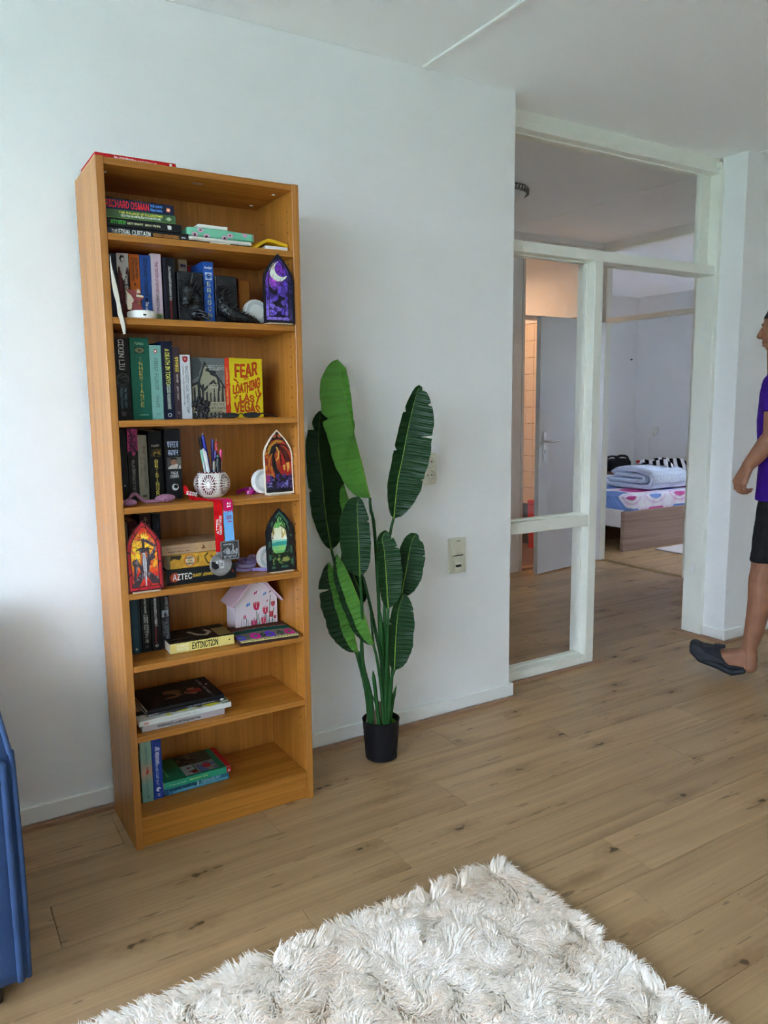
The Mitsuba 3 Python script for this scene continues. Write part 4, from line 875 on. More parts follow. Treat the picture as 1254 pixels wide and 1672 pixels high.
add('zip_pull', rot(bx(.775, .868, -.292, -.22, z + .0485, z + .0590, .0015), [0, 0, 1], 2, (.84, -.23, 0)), 'white_plastic', pc)
nb = thing('notebook', 'yellow covered notebook bent over white cards at the right end of the first shelf', 'notebook')
pts = [(.952, -.305, z + .0105), (.985, -.300, z + .031), (1.005, -.300, z + .0365), (1.062, -.300, z + .0255)]
q0 = smoothline(pts, 8); q1 = q0 + [0, .11, .004]; N = len(q0)
sv = np.vstack([q0, q1, q0 - [0, 0, .0095], q1 - [0, 0, .0095]]); f = []
for i in range(N - 1):
    f += [(i, i + 1, N + i + 1), (i, N + i + 1, N + i), (2 * N + i, 3 * N + i + 1, 2 * N + i + 1), (2 * N + i, 3 * N + i, 3 * N + i + 1), (i, 2 * N + i + 1, i + 1), (i, 2 * N + i, 2 * N + i + 1), (N + i, N + i + 1, 3 * N + i + 1), (N + i, 3 * N + i + 1, 3 * N + i)]
f += [(0, N, 3 * N), (0, 3 * N, 2 * N), (N - 1, 3 * N - 1, 4 * N - 1), (N - 1, 4 * N - 1, 2 * N - 1)]
add('cover', trimesh.Trimesh(sv, f, process=False), 'paint', nb, smooth=35, color=np.array(col('e0b21c')))
cards = thing('card_stack', 'white stack of cards under the yellow notebook', 'cards')
add('cards', bx(.985, 1.060, -.305, -.20, z + .0004, z + .0150, .001), 'paint', cards, color=np.array(col('e3e3e0')))
# ------------------------------------------------------------------ second shelf
z, y = SH[2], -.245
G2 = 'books standing on the second shelf'
upright('navy paperback, leftmost on the second shelf', .5245, .022, z, .187, y, .12, '171a30', [], group=G2)
def johnpic(u, v):
    c = np.tile(hexa('3a1418'), (len(u), 1)); c = over(c, v > .70 + .1 * np.sin(u * 9), 'c8c8c6'); c = over(c, inp(u, v, [(.55, .55), (.8, .72), (1, .62), (1, .3), (.7, .4)]), '15161a'); c = over(c, (v < .5) & (fb(u, v, 14, 2) > .55), '571f22'); c = over(c, np.hypot(u - .45, (v - .92) * 4) < .2, '17181a'); return over(c, np.hypot(u - .5, (v - .905) * 4) < .12, 'c8c8c6')
upright('book with a white top and dark red lower spine, second on the second shelf', .5475, .0335, z, .190, y, .125, '2a1014', [('vpic', 'picture', 0, .190, 0, .0335, johnpic, 24, 120), ('text', 'author', 'JOHN GWYNNE', 'd6d6d2', .098, .0245, .0088, .086, 1), ('text', 'title', 'BLOOD OF THE', '7a2c30', .112, .010, .007, .11, 1)], group=G2)
upright('orange paperback between the white-topped book and the blue one', .5830, .0290, z, .190, y, .125, 'c05f1a', [('text', 'author', 'BENJAMIN', '2a1408', .040, .0205, .0078, .058, 1), ('text', 'author', 'STEVENSON', '2a1408', .042, .0098, .0078, .064, 1), ('geom', 'emblem', '2a1408', Polygon([(.078, .012), (.088, .018), (.086, .013), (.093, .012)])), ('text', 'title', 'EVERYONE ON', 'f0dcc8', .128, .0205, .0068, .060, 1), ('text', 'title', 'THIS TRAIN', 'f0dcc8', .128, .0098, .0068, .056, 1)], group=G2)
upright('blue paperback with black and white lettering on the second shelf', .6130, .0315, z, .190, y, .125, '2450a0', [('text', 'author', 'RICHARD OSMAN', '101c40', .062, .016, .0105, .105, 1), ('geom', 'emblem', '0c1226', Polygon([(.122, .012), (.133, .012), (.133, .018), (.122, .018)])), ('text', 'title', 'The Last to Die', 'dfe6f2', .158, .016, .009, .05, 1)], group=G2, spine_color='2450a0')
upright('pale pink paperback with dark capitals on the second shelf', .6455, .0300, z, .197, y, .125, 'd4bfd0', [('rect', 'band', 'cfc9d6', .0, .19, .001, .006), ('text', 'title', 'THE RIVER of DOUBT', '8a3a5c', .068, .016, .0085, .092, 1), ('text', 'author', 'CANDICE MILLARD', '34313c', .152, .016, .0085, .074, 1), ('vpic', 'picture', .172, .197, .002, .028, lambda u, v: over(np.tile(hexa('8fa06a'), (len(u), 1)), fb(u, v, 8, 1) > .5, '5f7a48'), 10, 10)], group=G2)
upright('black book with a small white and red title beside the dragon head bookend', .6800, .0365, z, .189, y, .125, '0e0e16', [('rect', 'band', '1e1c30', 0, .189, .001, .008), ('text', 'title', 'ALL THE LIGHT WE CANNOT SEE', 'cfcfcf', .075, .020, .0062, .098, 1), ('text', 'author', 'ANTHONY DOERR', '9a2420', .150, .020, .0055, .052, 1), ('rect', 'emblem', 'b8b8b8', .180, .187, .012, .026)], group=G2)
upright('cream topped book half hidden behind the dragon head bookend', .7620, .0270, z, .207, -.135, .080, 'c4ab86', [('geom', 'emblem', '4a3a72', unary_union([Point(.018, .010).buffer(.005), Point(.018, .019).buffer(.004)])), ('rect', 'band', 'ddd6cc', .027, .034, .001, .026)], group=G2)
upright('dark red book behind the two dragon bookends', .7920, .0130, z, .190, -.130, .078, '8e1520', [], group=G2)
def eyepic(h1, h2, h3):
    def fn(u, v):
        c = np.tile(hexa(h1), (len(u), 1)); c = over(c, np.abs(v - .5) < .38 * np.sqrt(np.clip(1 - ((u - .5) / .5) ** 2, 0, 1)), h2); c = over(c, np.hypot(u - .52, (v - .52)) < .22, h3); c = over(c, np.hypot(u - .52, v - .52) < .09, '101010'); return over(c, np.hypot(u - .58, v - .60) < .05, 'f2f2ea')
    return fn
F_er = upright('thick blue fantasy paperback held between the two dragon bookends', .8030, .0325, z, .187, -.245, .125, '2456b0', [('vtext', 'author', 'Paolini', 'dfe6f4', .018, .016, .0066, .022, 1), ('vpic', 'picture', .032, .054, .006, .027, eyepic('c8d4ea', '4a78c0', '1a3a80'), 16, 14),
    *[('vtext', 'title', ch, 'd3d69a', .066 + .0185 * i, .0165, .0128, .0115 if ch != 'N' else .012) for i, ch in enumerate('ERAGON')], ('text', 'emblem', 'Laurel', '9fb4e0', .179, .016, .004, .016)], low=[('rect', 'band', 'cdd8ee', .03, .04, -.11, -.06), ('rect', 'band', 'cdd8ee', .046, .052, -.11, -.07)], group=G2)
# ------------------------------------------------------------------ third shelf
z, y = SH[3], -.245
G3 = 'books standing on the third shelf'
upright('tall black book with grey capitals, leftmost on the third shelf', .5220, .0465, z, .2375, y, .15, '0b0b0d', [('text', 'author', 'CIXIN LIU', 'b9bcbc', .047, .024, .0155, .088, 1), ('geom', 'emblem', '7a8286', unary_union([Point(.118, .024).buffer(.0165, 12) - Point(.118, .024).buffer(.0158, 12), Point(.116, .030).buffer(.0062, 10) - Point(.116, .030).buffer(.0056, 10), Point(.112, .017).buffer(.005, 10) - Point(.112, .017).buffer(.0044, 10), LineString([(.126, .005), (.138, .010), (.140, .030)]).buffer(.0004)])),
    ('text', 'title', 'THE THREE-BODY', '587a8a', .172, .030, .0068, .058, 1), ('text', 'title', 'PROBLEM TRILOGY', '587a8a', .174, .0185, .0068, .062, 1), ('rect', 'emblem', '4a4046', .212, .226, .016, .029)], group=G3)
upright('thick dark green hardback with a dragon eye picture on the spine', .5705, .0560, z, .2405, y, .16, '14604c', [('vtext', 'author', 'Paolini', 'a9c4a0', .0165, .028, .0075, .026, 0), ('vpic', 'picture', .027, .046, .015, .042, eyepic('1f3a30', '7a7a5a', '4a4434'), 20, 14), *[('vtext', 'title', ch, 'c9b65a', .062 + .0135 * i, .029, .0112, .0095 if ch != 'I' else .002, 0) for i, ch in enumerate('INHERITANCE')], ('vtext', 'publisher', 'DOUBLEDAY', '8fbfa0', .226, .032, .0034, .027, 1)], hard=True, group=G3)
upright('pale teal hardback with thin dark capitals', .6275, .0350, z, .2205, y, .15, '7fb3ab', [('geom', 'emblem', 'b05058', shapely.affinity.scale(Point(.018, .0175).buffer(.005, 8), 1.3, 1)), ('geom', 'emblem', 'f2ece4', shapely.affinity.scale(Point(.018, .0175).buffer(.003, 8), 1.3, 1)), ('text', 'title', 'FIRST FLOOD', '3d5f5f', .085, .0175, .0108, .092), ('text', 'author', 'KALKI', '3d5f5f', .167, .0175, .0098, .034), ('rect', 'emblem', '6fa39b', .200, .208, .011, .025)], hard=True, group=G3)
upright('navy paperback with bold yellow capitals', .6635, .0325, z, .2325, y, .15, '0c1330', [('text', 'title', 'A DEATH IN TOKYO', 'd6d058', .075, .0165, .0132, .106, 1), ('text', 'author', 'KEIGO HIGASHINO', 'c7d2c4', .166, .0165, .0098, .072, 1), ('geom', 'emblem', 'bfc4cc', Point(.220, .0165).buffer(.006, 6) - Point(.220, .0165).buffer(.004, 6))], low=[('rect', 'band', '1a2c72', .002, .205, -.14, -.004), ('rect', 'band', '2a7a84', .18, .21, -.14, -.004), ('text', 'blurb', 'ABACUS', 'c9cdd6', .222, -.010, .004, .014)], group=G3)
upright('dark brown paperback with yellow Bengali lettering', .6970, .0205, z, .2165, y, .14, '3a2c34', [('bengali', 'title', 'psnakhm', 'd8bc4a', .052, .0105, .0115, .046), ('bengali', 'author', 'krnsk', 'b7a9a0', .094, .0105, .007, .026), ('bengali', 'author', 'skr nkrn', 'a79a94', .138, .0105, .0068, .044), ('geom', 'emblem', '9f929a', Point(.198, .0105).buffer(.004, 6) - Point(.198, .0105).buffer(.0028, 6))], group=G3)
upright('white paperback with grey serif capitals and a red heart-shaped shield', .7185, .0315, z, .1945, y, .13, 'c9cdd2', [('geom', 'emblem', '9a2c34', Polygon([(.006, .008), (.004, .016), (.006, .024), (.018, .024), (.025, .016), (.018, .008)])), ('geom', 'emblem', 'd2a0a0', Polygon([(.008, .013), (.014, .020), (.016, .015)])), ('text', 'author', 'GEORGE R.R. MARTIN', '4c5058', .102, .0195, .0092, .138), ('text', 'title', 'A KNIGHT OF THE SEVEN KINGDOMS', '6a4a4e', .092, .0085, .0042, .120), ('rect', 'emblem', '6d727a', .172, .176, .018, .022)], group=G3)
def sashpic(u, v):
    c = np.tile(hexa('5d6462'), (len(u), 1)); c = over(c, fb(u, v, 5, 2) > .55, '6e7471')
    c = over(c, inp(u, v, [(.02, .55), (.25, .66), (.38, .92), (.52, .80), (.70, .70), (.92, .50), (1, .20), (1, 0), (0, 0), (0, .5)]), '8e8f7a')
    for k in range(9):
        x = .02 + k * .115; c = over(c, inp(u, v, [(x, 0), (x + .06, 0), (x + .075 + .02 * np.sin(k), .52 + .1 * np.sin(k * 1.3)), (x + .02, .50 + .1 * np.sin(k * 1.3))]), '2c2e30')
    for pts in ([(.02, .55), (.2, .60), (.38, .92)], [(.38, .92), (.55, .74), (.72, .70), (.80, .52)], [(.2, .6), (.30, .45), (.62, .62), (.78, .48)], [(.72, .7), (.95, .5), (.98, .25)], [(.2, .62), (.22, .30)], [(.42, .80), (.68, .76)]): c = over(c, near(u, v, pts) < .022, '24272a')
    c = over(c, inp(u, v, [(.45, .50), (.75, .50), (.75, .56), (.45, .56)]), 'a5a48e'); c = over(c, inp(u, v, [(0, .62), (.2, .70), (.3, .9), (.2, 1), (0, 1)]), '3c4142')
    c = over(c, (v < .27) & (v > .10), 'b9b59c'); return c
bk3 = book('grey paperback facing out with a draped statue on its cover', np.array([.7560, -.219, z + .1874]), -Z_, -Y_, -X_, .187, .016, .112, '6a6f6c', group=G3,
    top=[('vpic', 'picture', 0, .187, 0, .112, sashpic, 70, 110), ('vtext', 'blurb', 'a moral fable of our times', 'dfe2dd', .024, .076, .0030, .058), ('vtext', 'blurb', 'told with a simple power that', 'dfe2dd', .030, .076, .0030, .064), ('vtext', 'blurb', 'sets it apart from the rest', 'dfe2dd', .036, .082, .0030, .052), ('vtext', 'author', 'BOYNE', '3a3a34', .086, .066, .006, .032), ('vtext', 'title', 'BOY IN THE', '55544a', .143, .072, .0075, .066), ('vtext', 'title', 'STRIPED PYJAMAS', '55544a', .155, .062, .0075, .094), ('vtext', 'author', 'BOYNE', '55544a', .166, .070, .006, .05)])
# yellow book turned a little so that its red spine shows at the left
ya = math.radians(14); ex_ = np.array([math.cos(ya), math.sin(ya), 0]); ey_ = np.array([-math.sin(ya), math.cos(ya), 0])
def letters(s, c, cy, h, w, warp, name='title'):
    m = text(s, h, w, True, .0003); v = m.vertices; t = v[:, 0] / (w / 2)
    m = cat(*[move(m, (a, b, 0)) for a, b in ((0, 0), (.0011, 0), (-.0011, 0), (0, .0007), (0, -.0007))]) if h > .015 else m; v = np.array(m.vertices); t = v[:, 0] / (w / 2)
    v[:, 1] = v[:, 1] * (1 + warp[1] * t) + warp[0] * t + warp[2] * (1 - t * t) + cy; m.vertices = v; return name, m, c
fy = book('bright yellow book with wavy red capitals facing out on the third shelf', np.array([.8620, -.232, z + .1874]), -Z_, -ey_, -ex_, .187, .030, .126, 'dcc81e', spine_color='b52a16', group=G3,
    face=[('vtext', 'author', '', 'c9a23a', .09, .01, .01, .01)] if 0 else [('text', 'author', 'HUNTER S. THOMPSON', 'd8a05a', .088, .015, .0085, .115, 1)])
FT = frame(np.array([.8620, -.232, z + .1874]) + (-ey_) * .030, ex_, Z_, -ey_)
for name, m, c in (letters('FEAR', 'b8401c', -.034, .040, .086, (.005, .0, -.004)), letters('AND', 'b8401c', -.062, .0095, .018, (.002, 0, 0)), letters('LOATHING', 'b8401c', -.086, .029, .104, (.012, .10, -.004)), letters('IN', 'b8401c', -.108, .007, .008, (.001, 0, 0)), letters('LAS', 'b8401c', -.128, .021, .056, (-.001, 0, .004)), letters('VEGAS', 'b8401c', -.1625, .032, .098, (-.006, 0, .010))):
    m = move(m, (.063 - (.004 if 'd' == c else 0), 0, .0001)); add(name, xf(m, FT), 'paint', fy, color=np.array(col(c)))
deco(fy, FT, [('geom', 'drawing', 'b8401c', unary_union([LineString([(.108, -.098), (.113, -.112), (.105, -.130), (.100, -.142)]).buffer(.003), LineString([(.098, -.104), (.101, -.118), (.108, -.124), (.117, -.116), (.118, -.108)]).buffer(.0018), LineString([(.016, -.066), (.024, -.070), (.030, -.078)]).buffer(.0024), LineString([(.016, -.128), (.021, -.120), (.022, -.112)]).buffer(.0016), LineString([(.013, -.121), (.020, -.122), (.027, -.116)]).buffer(.0014)]))])
# ------------------------------------------------------------------ fourth shelf
z = SH[4]
G4 = 'books standing on the fourth shelf'
upright('thin yellow green book, leftmost on the fourth shelf', .5270, .0120, z, .224, -.175, .115, '9aa83a', [('marks', 'title', 'knr ma skn', '1a1c10', .11, .006, .005, .10)], group=G4)
upright('black book with a tiny white mark beside the thin yellow green one', .5400, .0235, z, .222, -.170, .115, '0c0c0f', [('rect', 'emblem', 'a8a8a8', .170, .176, .010, .013)], group=G4)
def pinkpic(u, v):
    c = np.tile(hexa('a83a78'), (len(u), 1)); c = over(c, fb(u, v * 2, 5, 4) > .55, 'c44a8c'); c = over(c, near(u, v, [(.2, 1), (.5, .7), (.35, .45), (.8, .2)]) < .06, '3a1030'); return over(c, (v < .14 + .1 * np.sin(u * 8)), '121014')
upright('black book with a bright pink top', .5645, .0310, z, .223, -.168, .112, '101013', [('vpic', 'picture', 0, .088, 0, .031, pinkpic, 20, 50), ('text', 'author', 'LAUREN', '2c0c22', .040, .022, .010, .062, 1), ('text', 'author', 'STEVEN', '2c0c22', .048, .0095, .010, .060, 1), ('text', 'title', 'OUR INFINITE FATES', 'b9b6b2', .153, .0155, .0088, .112)], lean=.6, group=G4)
upright('cream paperback with dark serif lettering', .5985, .0300, z, .202, -.158, .105, 'aaa694', [('text', 'title', 'SELECTED GHOST STORIES', '3c3a32', .098, .021, .0075, .132), ('text', 'author', 'M. R. JAMES', '5a574c', .100, .0095, .0068, .062), ('rect', 'emblem', '35342e', .188, .193, .009, .021)], lean=-.3, group=G4)
upright('thick black paperback with gold capitals and a golden dragon picture', .6295, .0415, z, .215, -.172, .12, '0c0d10', [('vtext', 'author', 'Paolini', 'b4b2a2', .046, .021, .0065, .024, 1), ('vpic', 'picture', .056, .082, .006, .038, lambda u, v: over(over(np.tile(hexa('1c1712'), (len(u), 1)), fb(u, v, 4, 6) > .5, '4d3d22'), near(u, v, [(.25, .2), (.4, .6), (.65, .45), (.95, .35), (.7, .65), (.95, .7)]) < .05, 'a8873a'), 24, 20), *[('vtext', 'title', ch, 'd3c45c', .096 + .0142 * i, .0215, .0118, .0105 if ch != 'I' else .003, 1) for i, ch in enumerate('BRISINGR')]], group=G4)
def facepic(u, v):
    c = np.tile(hexa('4a4844'), (len(u), 1)); c = over(c, u > .6, '6f6a60'); c = over(c, inp(u, v, [(0, 0), (1, 0), (.95, .25), (.65, .45), (.35, .38), (.1, .2)]), 'c9c5c0'); c = over(c, near(u, v, [(.75, 0), (.85, .4)]) < .04, '38363a'); c = over(c, np.hypot((u - .45) * 1.25, v - .62) < .27, '9a6f58'); c = over(c, inp(u, v, [(.22, .68), (.25, .98), (.5, 1), (.72, .92), (.68, .74), (.5, .82), (.3, .8)]), '17130f'); return over(c, np.abs(v - .66) * 3 + np.abs(np.abs(u - .45) - .12) < .09, '1c1713')
upright('thick black book with white Bengali lettering and a portrait photo', .6745, .0500, z, .219, -.190, .135, '14161a', [('vbengali', 'title', 'spnhr', 'a9b6d2', .048, .025, .020, .036), ('vbengali', 'title', 'kmsn', 'a9b6d2', .074, .025, .018, .034), ('vpic', 'portrait', .088, .125, .006, .049, facepic, 32, 28), ('vbengali', 'author', 'nkmr', 'cfd1d2', .138, .026, .010, .024), ('vbengali', 'author', 'hskpn', 'cfd1d2', .149, .026, .010, .028), ('geom', 'emblem', 'cfd3d3', Point(.182, .027).buffer(.0105, 10) - Point(.180, .029).buffer(.0065, 10) - Polygon([(.168, .03), (.176, .04), (.168, .045)]))], group=G4)
# ------------------------------------------------------------------ fifth shelf
z = SH[5]
G5 = 'dark books standing behind the red knight panel'
upright('thin grey book, leftmost behind the red knight panel', .5420, .0120, z, .189, -.160, .11, '8a8378', [], group=G5)
upright('dark red book, second behind the red knight panel', .5560, .0275, z, .191, -.160, .11, '4a0f18', [('marks', 'title', 'nkram', '8a6a3a', .045, .014, .009, .05)], group=G5)
upright('dark red brown book with a cream anchor emblem', .5920, .0350, z, .209, -.160, .11, '3a1012', [('geom', 'emblem', 'b5a68c', unary_union([LineString([(.014, .018), (.036, .018)]).buffer(.0009), LineString([(.034, .008), (.038, .018), (.034, .028)]).buffer(.0009), LineString([(.018, .012), (.018, .024)]).buffer(.0009), Point(.012, .018).buffer(.003) - Point(.012, .018).buffer(.002)]))], group=G5)
upright('black book with blue lettering right behind the red knight panel', .6315, .0250, z, .208, -.160, .11, '0b0e16', [('marks', 'title', 'nkm rskanm nak', '28486e', .08, .017, .007, .11), ('marks', 'author', 'kran mskna', '2a4a5a', .08, .007, .005, .09)], group=G5)
G5b = 'paperbacks lying stacked on the fifth shelf'
lying('thick black paperback, lowest of the stack on the fifth shelf', .630, -.292, z, .222, .0485, .16, '0b0c11', [('geom', 'emblem', 'a8391c', Polygon([(.026 + (.0175 if k % 2 else .0125) * math.cos(k * math.pi / 14), .024 + (.0175 if k % 2 else .0125) * math.sin(k * math.pi / 14)) for k in range(28)])), ('text', 'title', 'AZTEC', 'd8d6d2', .050, .0245, .0185, .060, 1), ('text', 'author', 'GARY JENNINGS', 'c9a437', .124, .0245, .0092, .082, 1), ('rect', 'emblem', '8e2018', .208, .214, .020, .028)], yaw=-1.2, group=G5b)
def orangepic(u, v):
    c = np.tile(hexa('c08a2c'), (len(u), 1)); c = over(c, fb(u * 4, v, 4, 3) > .5, 'c99a34'); c = over(c, inp(u, v, [(0, .55), (.06, .75), (.16, .6), (.2, .95), (.1, 1), (0, 1)]), '2e2418'); c = over(c, np.hypot((u - .33) * 5, v - .5) < .5, 'b86a1c'); c = over(c, np.hypot((u - .33) * 5, v - .5) < .38, 'c9b490')
    for p in ([(.62, .2), (.58, .7), (.64, .95)], [(.62, .2), (.68, .1), (.72, .4), (.69, .7)], [(.8, .1), (.86, .5), (.8, .9)]): c = over(c, near(u * 5, v, [(a * 5, b) for a, b in p]) < .05, '38260f')
    return c
lying('thick golden yellow paperback with a round cream emblem', .636, -.286, z + .0490, .198, .044, .15, 'b98a30', [('pic', 'picture', .010, .198, .001, .043, orangepic, 90, 24), ('rect', 'band', '6a5c44', 0, .010, .001, .043), ('text', 'title', 'PRIORY', '4a2a10', .071, .031, .006, .022, 1), ('text', 'title', 'OF THE', '4a2a10', .071, .022, .005, .015, 1), ('text', 'title', 'ORANGE', '4a2a10', .071, .013, .006, .022, 1), ('vtext', 'title', 'TREE', '4a2a10', .097, .024, .007, .022, 1)], yaw=-1.0, group=G5b)
lying('beige paperback, topmost of the stack on the fifth shelf', .621, -.284, z + .0935, .205, .030, .135, 'ab8a6a', [('rect', 'band', 'b69468', .108, .205, .001, .029), ('marks', 'author', 'nrakna mkasnk rn', '6a4a78', .050, .019, .0036, .075), ('marks', 'title', 'nakmra knr sn', '5a2c24', .050, .009, .0045, .078), ('geom', 'emblem', '5a2418', unary_union([LineString([(.132, .008), (.132, .020)]).buffer(.001), LineString([(.126, .012), (.138, .012), (.132, .021)]).buffer(.001), Point(.110, .012).buffer(.0013), Point(.156, .012).buffer(.0013), Point(.172, .02).buffer(.0025)]))], yaw=1.0, group=G5b)
# ------------------------------------------------------------------ sixth shelf
z = SH[6]
G6 = 'dark books standing on the sixth shelf'
upright('thin grey book, leftmost on the sixth shelf', .5180, .0140, z, .176, -.212, .12, '5f5c5a', [], group=G6)
upright('dark teal book with a faint star, beside the thin grey one', .5340, .0320, z, .180, -.209, .125, '17303a', [('rect', 'band', '204656', .0, .180, .008, .024), ('geom', 'emblem', '0f2028', Point(.092, .016).buffer(.006, 8) - Point(.092, .016).buffer(.0045, 8)), ('geom', 'emblem', 'b9c6c6', Polygon([(.158, .016), (.1635, .0172), (.165, .022), (.1665, .0172), (.172, .016), (.1665, .0148), (.165, .010), (.1635, .0148)]))], group=G6)
upright('black book with bold white capitals running down the spine', .5690, .0275, z, .183, -.207, .125, '0e0f10', [('text', 'author', 'DAVID GRANN', 'b4b4b0', .032, .014, .0068, .052, 1), ('text', 'title', 'LOST CITY', 'c9c9c4', .092, .014, .0125, .058, 1), ('text', 'title', 'OF Z THE', 'a5a5a0', .138, .014, .0085, .032, 1), ('rect', 'emblem', '3a3a3a', .162, .170, .009, .018)], group=G6)
upright('black book with small white capitals and a red line of text', .5985, .0300, z, .184, -.209, .125, '0b0b0c', [('text', 'title', 'NEVER WHISTLE AT NIGHT', 'd2d2ce', .060, .015, .0068, .092, 1), ('text', 'subtitle', 'AN ANTHOLOGY OF DARK FICTION', '9a2a20', .132, .013, .0042, .052, 1), ('geom', 'emblem', 'b4b4b0', Point(.168, .015).buffer(.0045, 8) - Point(.168, .015).buffer(.0032, 8))], group=G6)
upright('black book with grey serif capitals and a lone figure picture', .6305, .0270, z, .186, -.208, .125, '0d0e10', [('text', 'author', 'ANNE RICE', '8f9296', .044, .019, .009, .052), ('vpic', 'picture', .060, .082, .003, .024, lambda u, v: over(over(np.tile(hexa('8e94a0'), (len(u), 1)), fb(u, v, 5, 2) > .55, '5a606c'), inp(u, v, [(.35, 0), (.4, .7), (.5, .85), (.6, .7), (.65, 0)]), '0c0d10'), 16, 16), ('text', 'title', 'THE VAMPIRE', '7c8084', .120, .018, .009, .068), ('text', 'title', 'LESTAT', '7c8084', .120, .0085, .0075, .048)], group=G6)
def extpic(u, v):
    c = np.tile(hexa('120e0a'), (len(u), 1)); c = over(c, np.abs(near(u, v * .6, [(.42, .42), (.5, .24), (.62, .18), (.72, .30), (.68, .40)])) < .03, '8a7f6c'); c = over(c, (u > .78) & (v > .10) & (v < .72), '6e5a2e'); return over(c, (u < .4) & (np.sin(v * 26) > .6) & (v < .5) & (fb(u, v, 18, 3) > .45), '3a352c')
lying('black book with a pale yellow spine lying on the sixth shelf', .636, -.272, z, .208, .0315, .145, '17120c', [('text', 'author', 'DOUGLAS', 'efe9c8', .040, .0225, .0085, .036, 1), ('text', 'author', 'PRESTON', 'efe9c8', .040, .0105, .0085, .038, 1), ('text', 'title', 'EXTINCTION', '191608', .112, .016, .0205, .084, 1), ('geom', 'emblem', '2a2410', Polygon([(.188, .017), (.194, .020), (.193, .013)]))], spine_color='d3c272', top=[('pic', 'picture', .001, .207, .002, .143, extpic, 80, 50)], yaw=-1.5)
# ------------------------------------------------------------------ seventh shelf
z = SH[7]
G7 = 'books lying stacked on the seventh shelf'
lying('thick pale grey cookbook, lowest of the stack on the seventh shelf', .531, -.300, z, .263, .0205, .195, 'a9a2a4', [('text', 'title', 'Makkelijk met Miljuschka', '16141a', .115, .0105, .0085, .135, 1)], hard=True, group=G7)
def magpic(u, v):
    c = np.tile(hexa('c9ccc6'), (len(u), 1)); c = over(c, (u > .30) & (fb(u * 1.5, v, 7, 5) > .46), 'b5b02c'); c = over(c, (u > .34) & (fb(u, v, 9, 8) > .62), '5a4a1c'); c = over(c, (u > .55) & (fb(u, v, 7, 11) > .66), 'a8481c'); c = over(c, (u < .28) & (fb(u, v, 6, 2) > .58), '2a2c2a'); return over(c, (u > .9) & (fb(u, v, 12, 3) > .5), '5f7a5a')
lying('white glossy magazine with a yellow cover under the black books', .521, -.306, z + .0210, .295, .0165, .20, 'c9ccc8', [('text', 'brand', 'tijd', 'b8202c', .022, .008, .007, .014, 1), ('marks', 'title', 'nrakna mkr snk nak', '8a8c8a', .13, .009, .0032, .10)], top=[('pic', 'picture', .001, .294, .001, .199, magpic, 90, 60)], yaw=.6, group=G7)
lying('thin black book with a white strip of text, second from the top of its stack', .552, -.282, z + .0382, .250, .0085, .175, '15151c', [('rect', 'band', '2a2a3a', .0, .235, .001, .0055), ('marks', 'title', 'nrk akmn srkna mk', 'c4c4c8', .17, .0045, .0038, .09), ('marks', 'author', 'nkmra ksn', 'd8d8d8', .020, .0045, .0042, .036), ('rect', 'emblem', 'd6d6d6', .236, .247, .001, .0078)], yaw=.8, group=G7)
def blackpic(u, v):
    c = np.tile(hexa('0b0b0d'), (len(u), 1)); a = inp(u, v, [(.30, .30), (.34, .72), (.80, .78), (.80, .30)]); c = over(c, a, '17120f')
    c = over(c, a & (np.hypot((u - .40) * 1.3, v - .45) < .24) & (fb(u, v, 7, 2) > .40), '7a5230'); c = over(c, a & (u > .5) & (fb(u, v, 6, 7) > .5) & (v < .6), '8a5a38'); c = over(c, a & (u > .62) & (v < .52) & (v > .36), '7a1f1c'); c = over(c, a & (fb(u, v, 10, 9) > .62), '12100e'); c = over(c, (u > .85) & (u < .88) & (fb(u, v * 3, 20, 3) > .5), '6a6a6a'); return over(c, np.hypot((u - .93) * 1.4, v - .62) < .02, 'b8b8b8')
lying('black illustrated book, topmost of the stack on the seventh shelf', .554, -.277, z + .0472, .250, .0100, .195, '0d0d10', [], top=[('pic', 'picture', .001, .249, .001, .194, blackpic, 90, 70)], yaw=.8, group=G7)
# ------------------------------------------------------------------ eighth shelf
z = SH[8]
G8 = 'books standing on the lowest shelf'
upright('black book with orange lettering, leftmost on the lowest shelf', .5120, .0200, z, .192, -.232, .13, '0d0b0b', [('marks', 'title', 'nkmr kanr', 'a8521c', .096, .012, .012, .16)], group=G8)
def tealpic(u, v):
    c = hexa('8fb3a4') * v[:, None] + hexa('6f9f98') * (1 - v[:, None]); c = over(c, np.clip(1 - np.abs(v - .5) / .2, 0, 1), 'c49c88'); return over(c, inp(u, v, [(.45, .46), (.65, .46), (.60, .56), (.5, .60)]), 'a02418')
upright('pastel teal and peach book with handwritten lettering', .5345, .0345, z, .203, -.240, .13, '8fb3a4', [('vpic', 'picture', 0, .203, 0, .0345, tealpic, 14, 60), ('text', 'author', 'Jasmin Perry', '5a7a70', .045, .018, .0075, .062), ('text', 'title', 'The Girl and the Sea', '6a8a84', .145, .0175, .0065, .070), ('geom', 'emblem', '4a6a68', Point(.186, .0175).buffer(.003))], group=G8)
upright('royal blue book with white script lettering', .5715, .0300, z, .204, -.236, .13, '182f86', [('text', 'author', 'Jill Mansell', 'd3dcf0', .058, .017, .0135, .060, 1), ('text', 'title', 'should I tell you?', 'a9b8de', .122, .014, .0095, .072), ('geom', 'emblem', 'cfd6ea', Point(.172, .015).buffer(.0075, 8) - Point(.175, .0185).buffer(.0032)), ('text', 'emblem', 'H', 'cfd6ea', .191, .015, .009, .009, 1)], spine_color='1c3a9a', group=G8)
G8b = 'books lying on the lowest shelf'
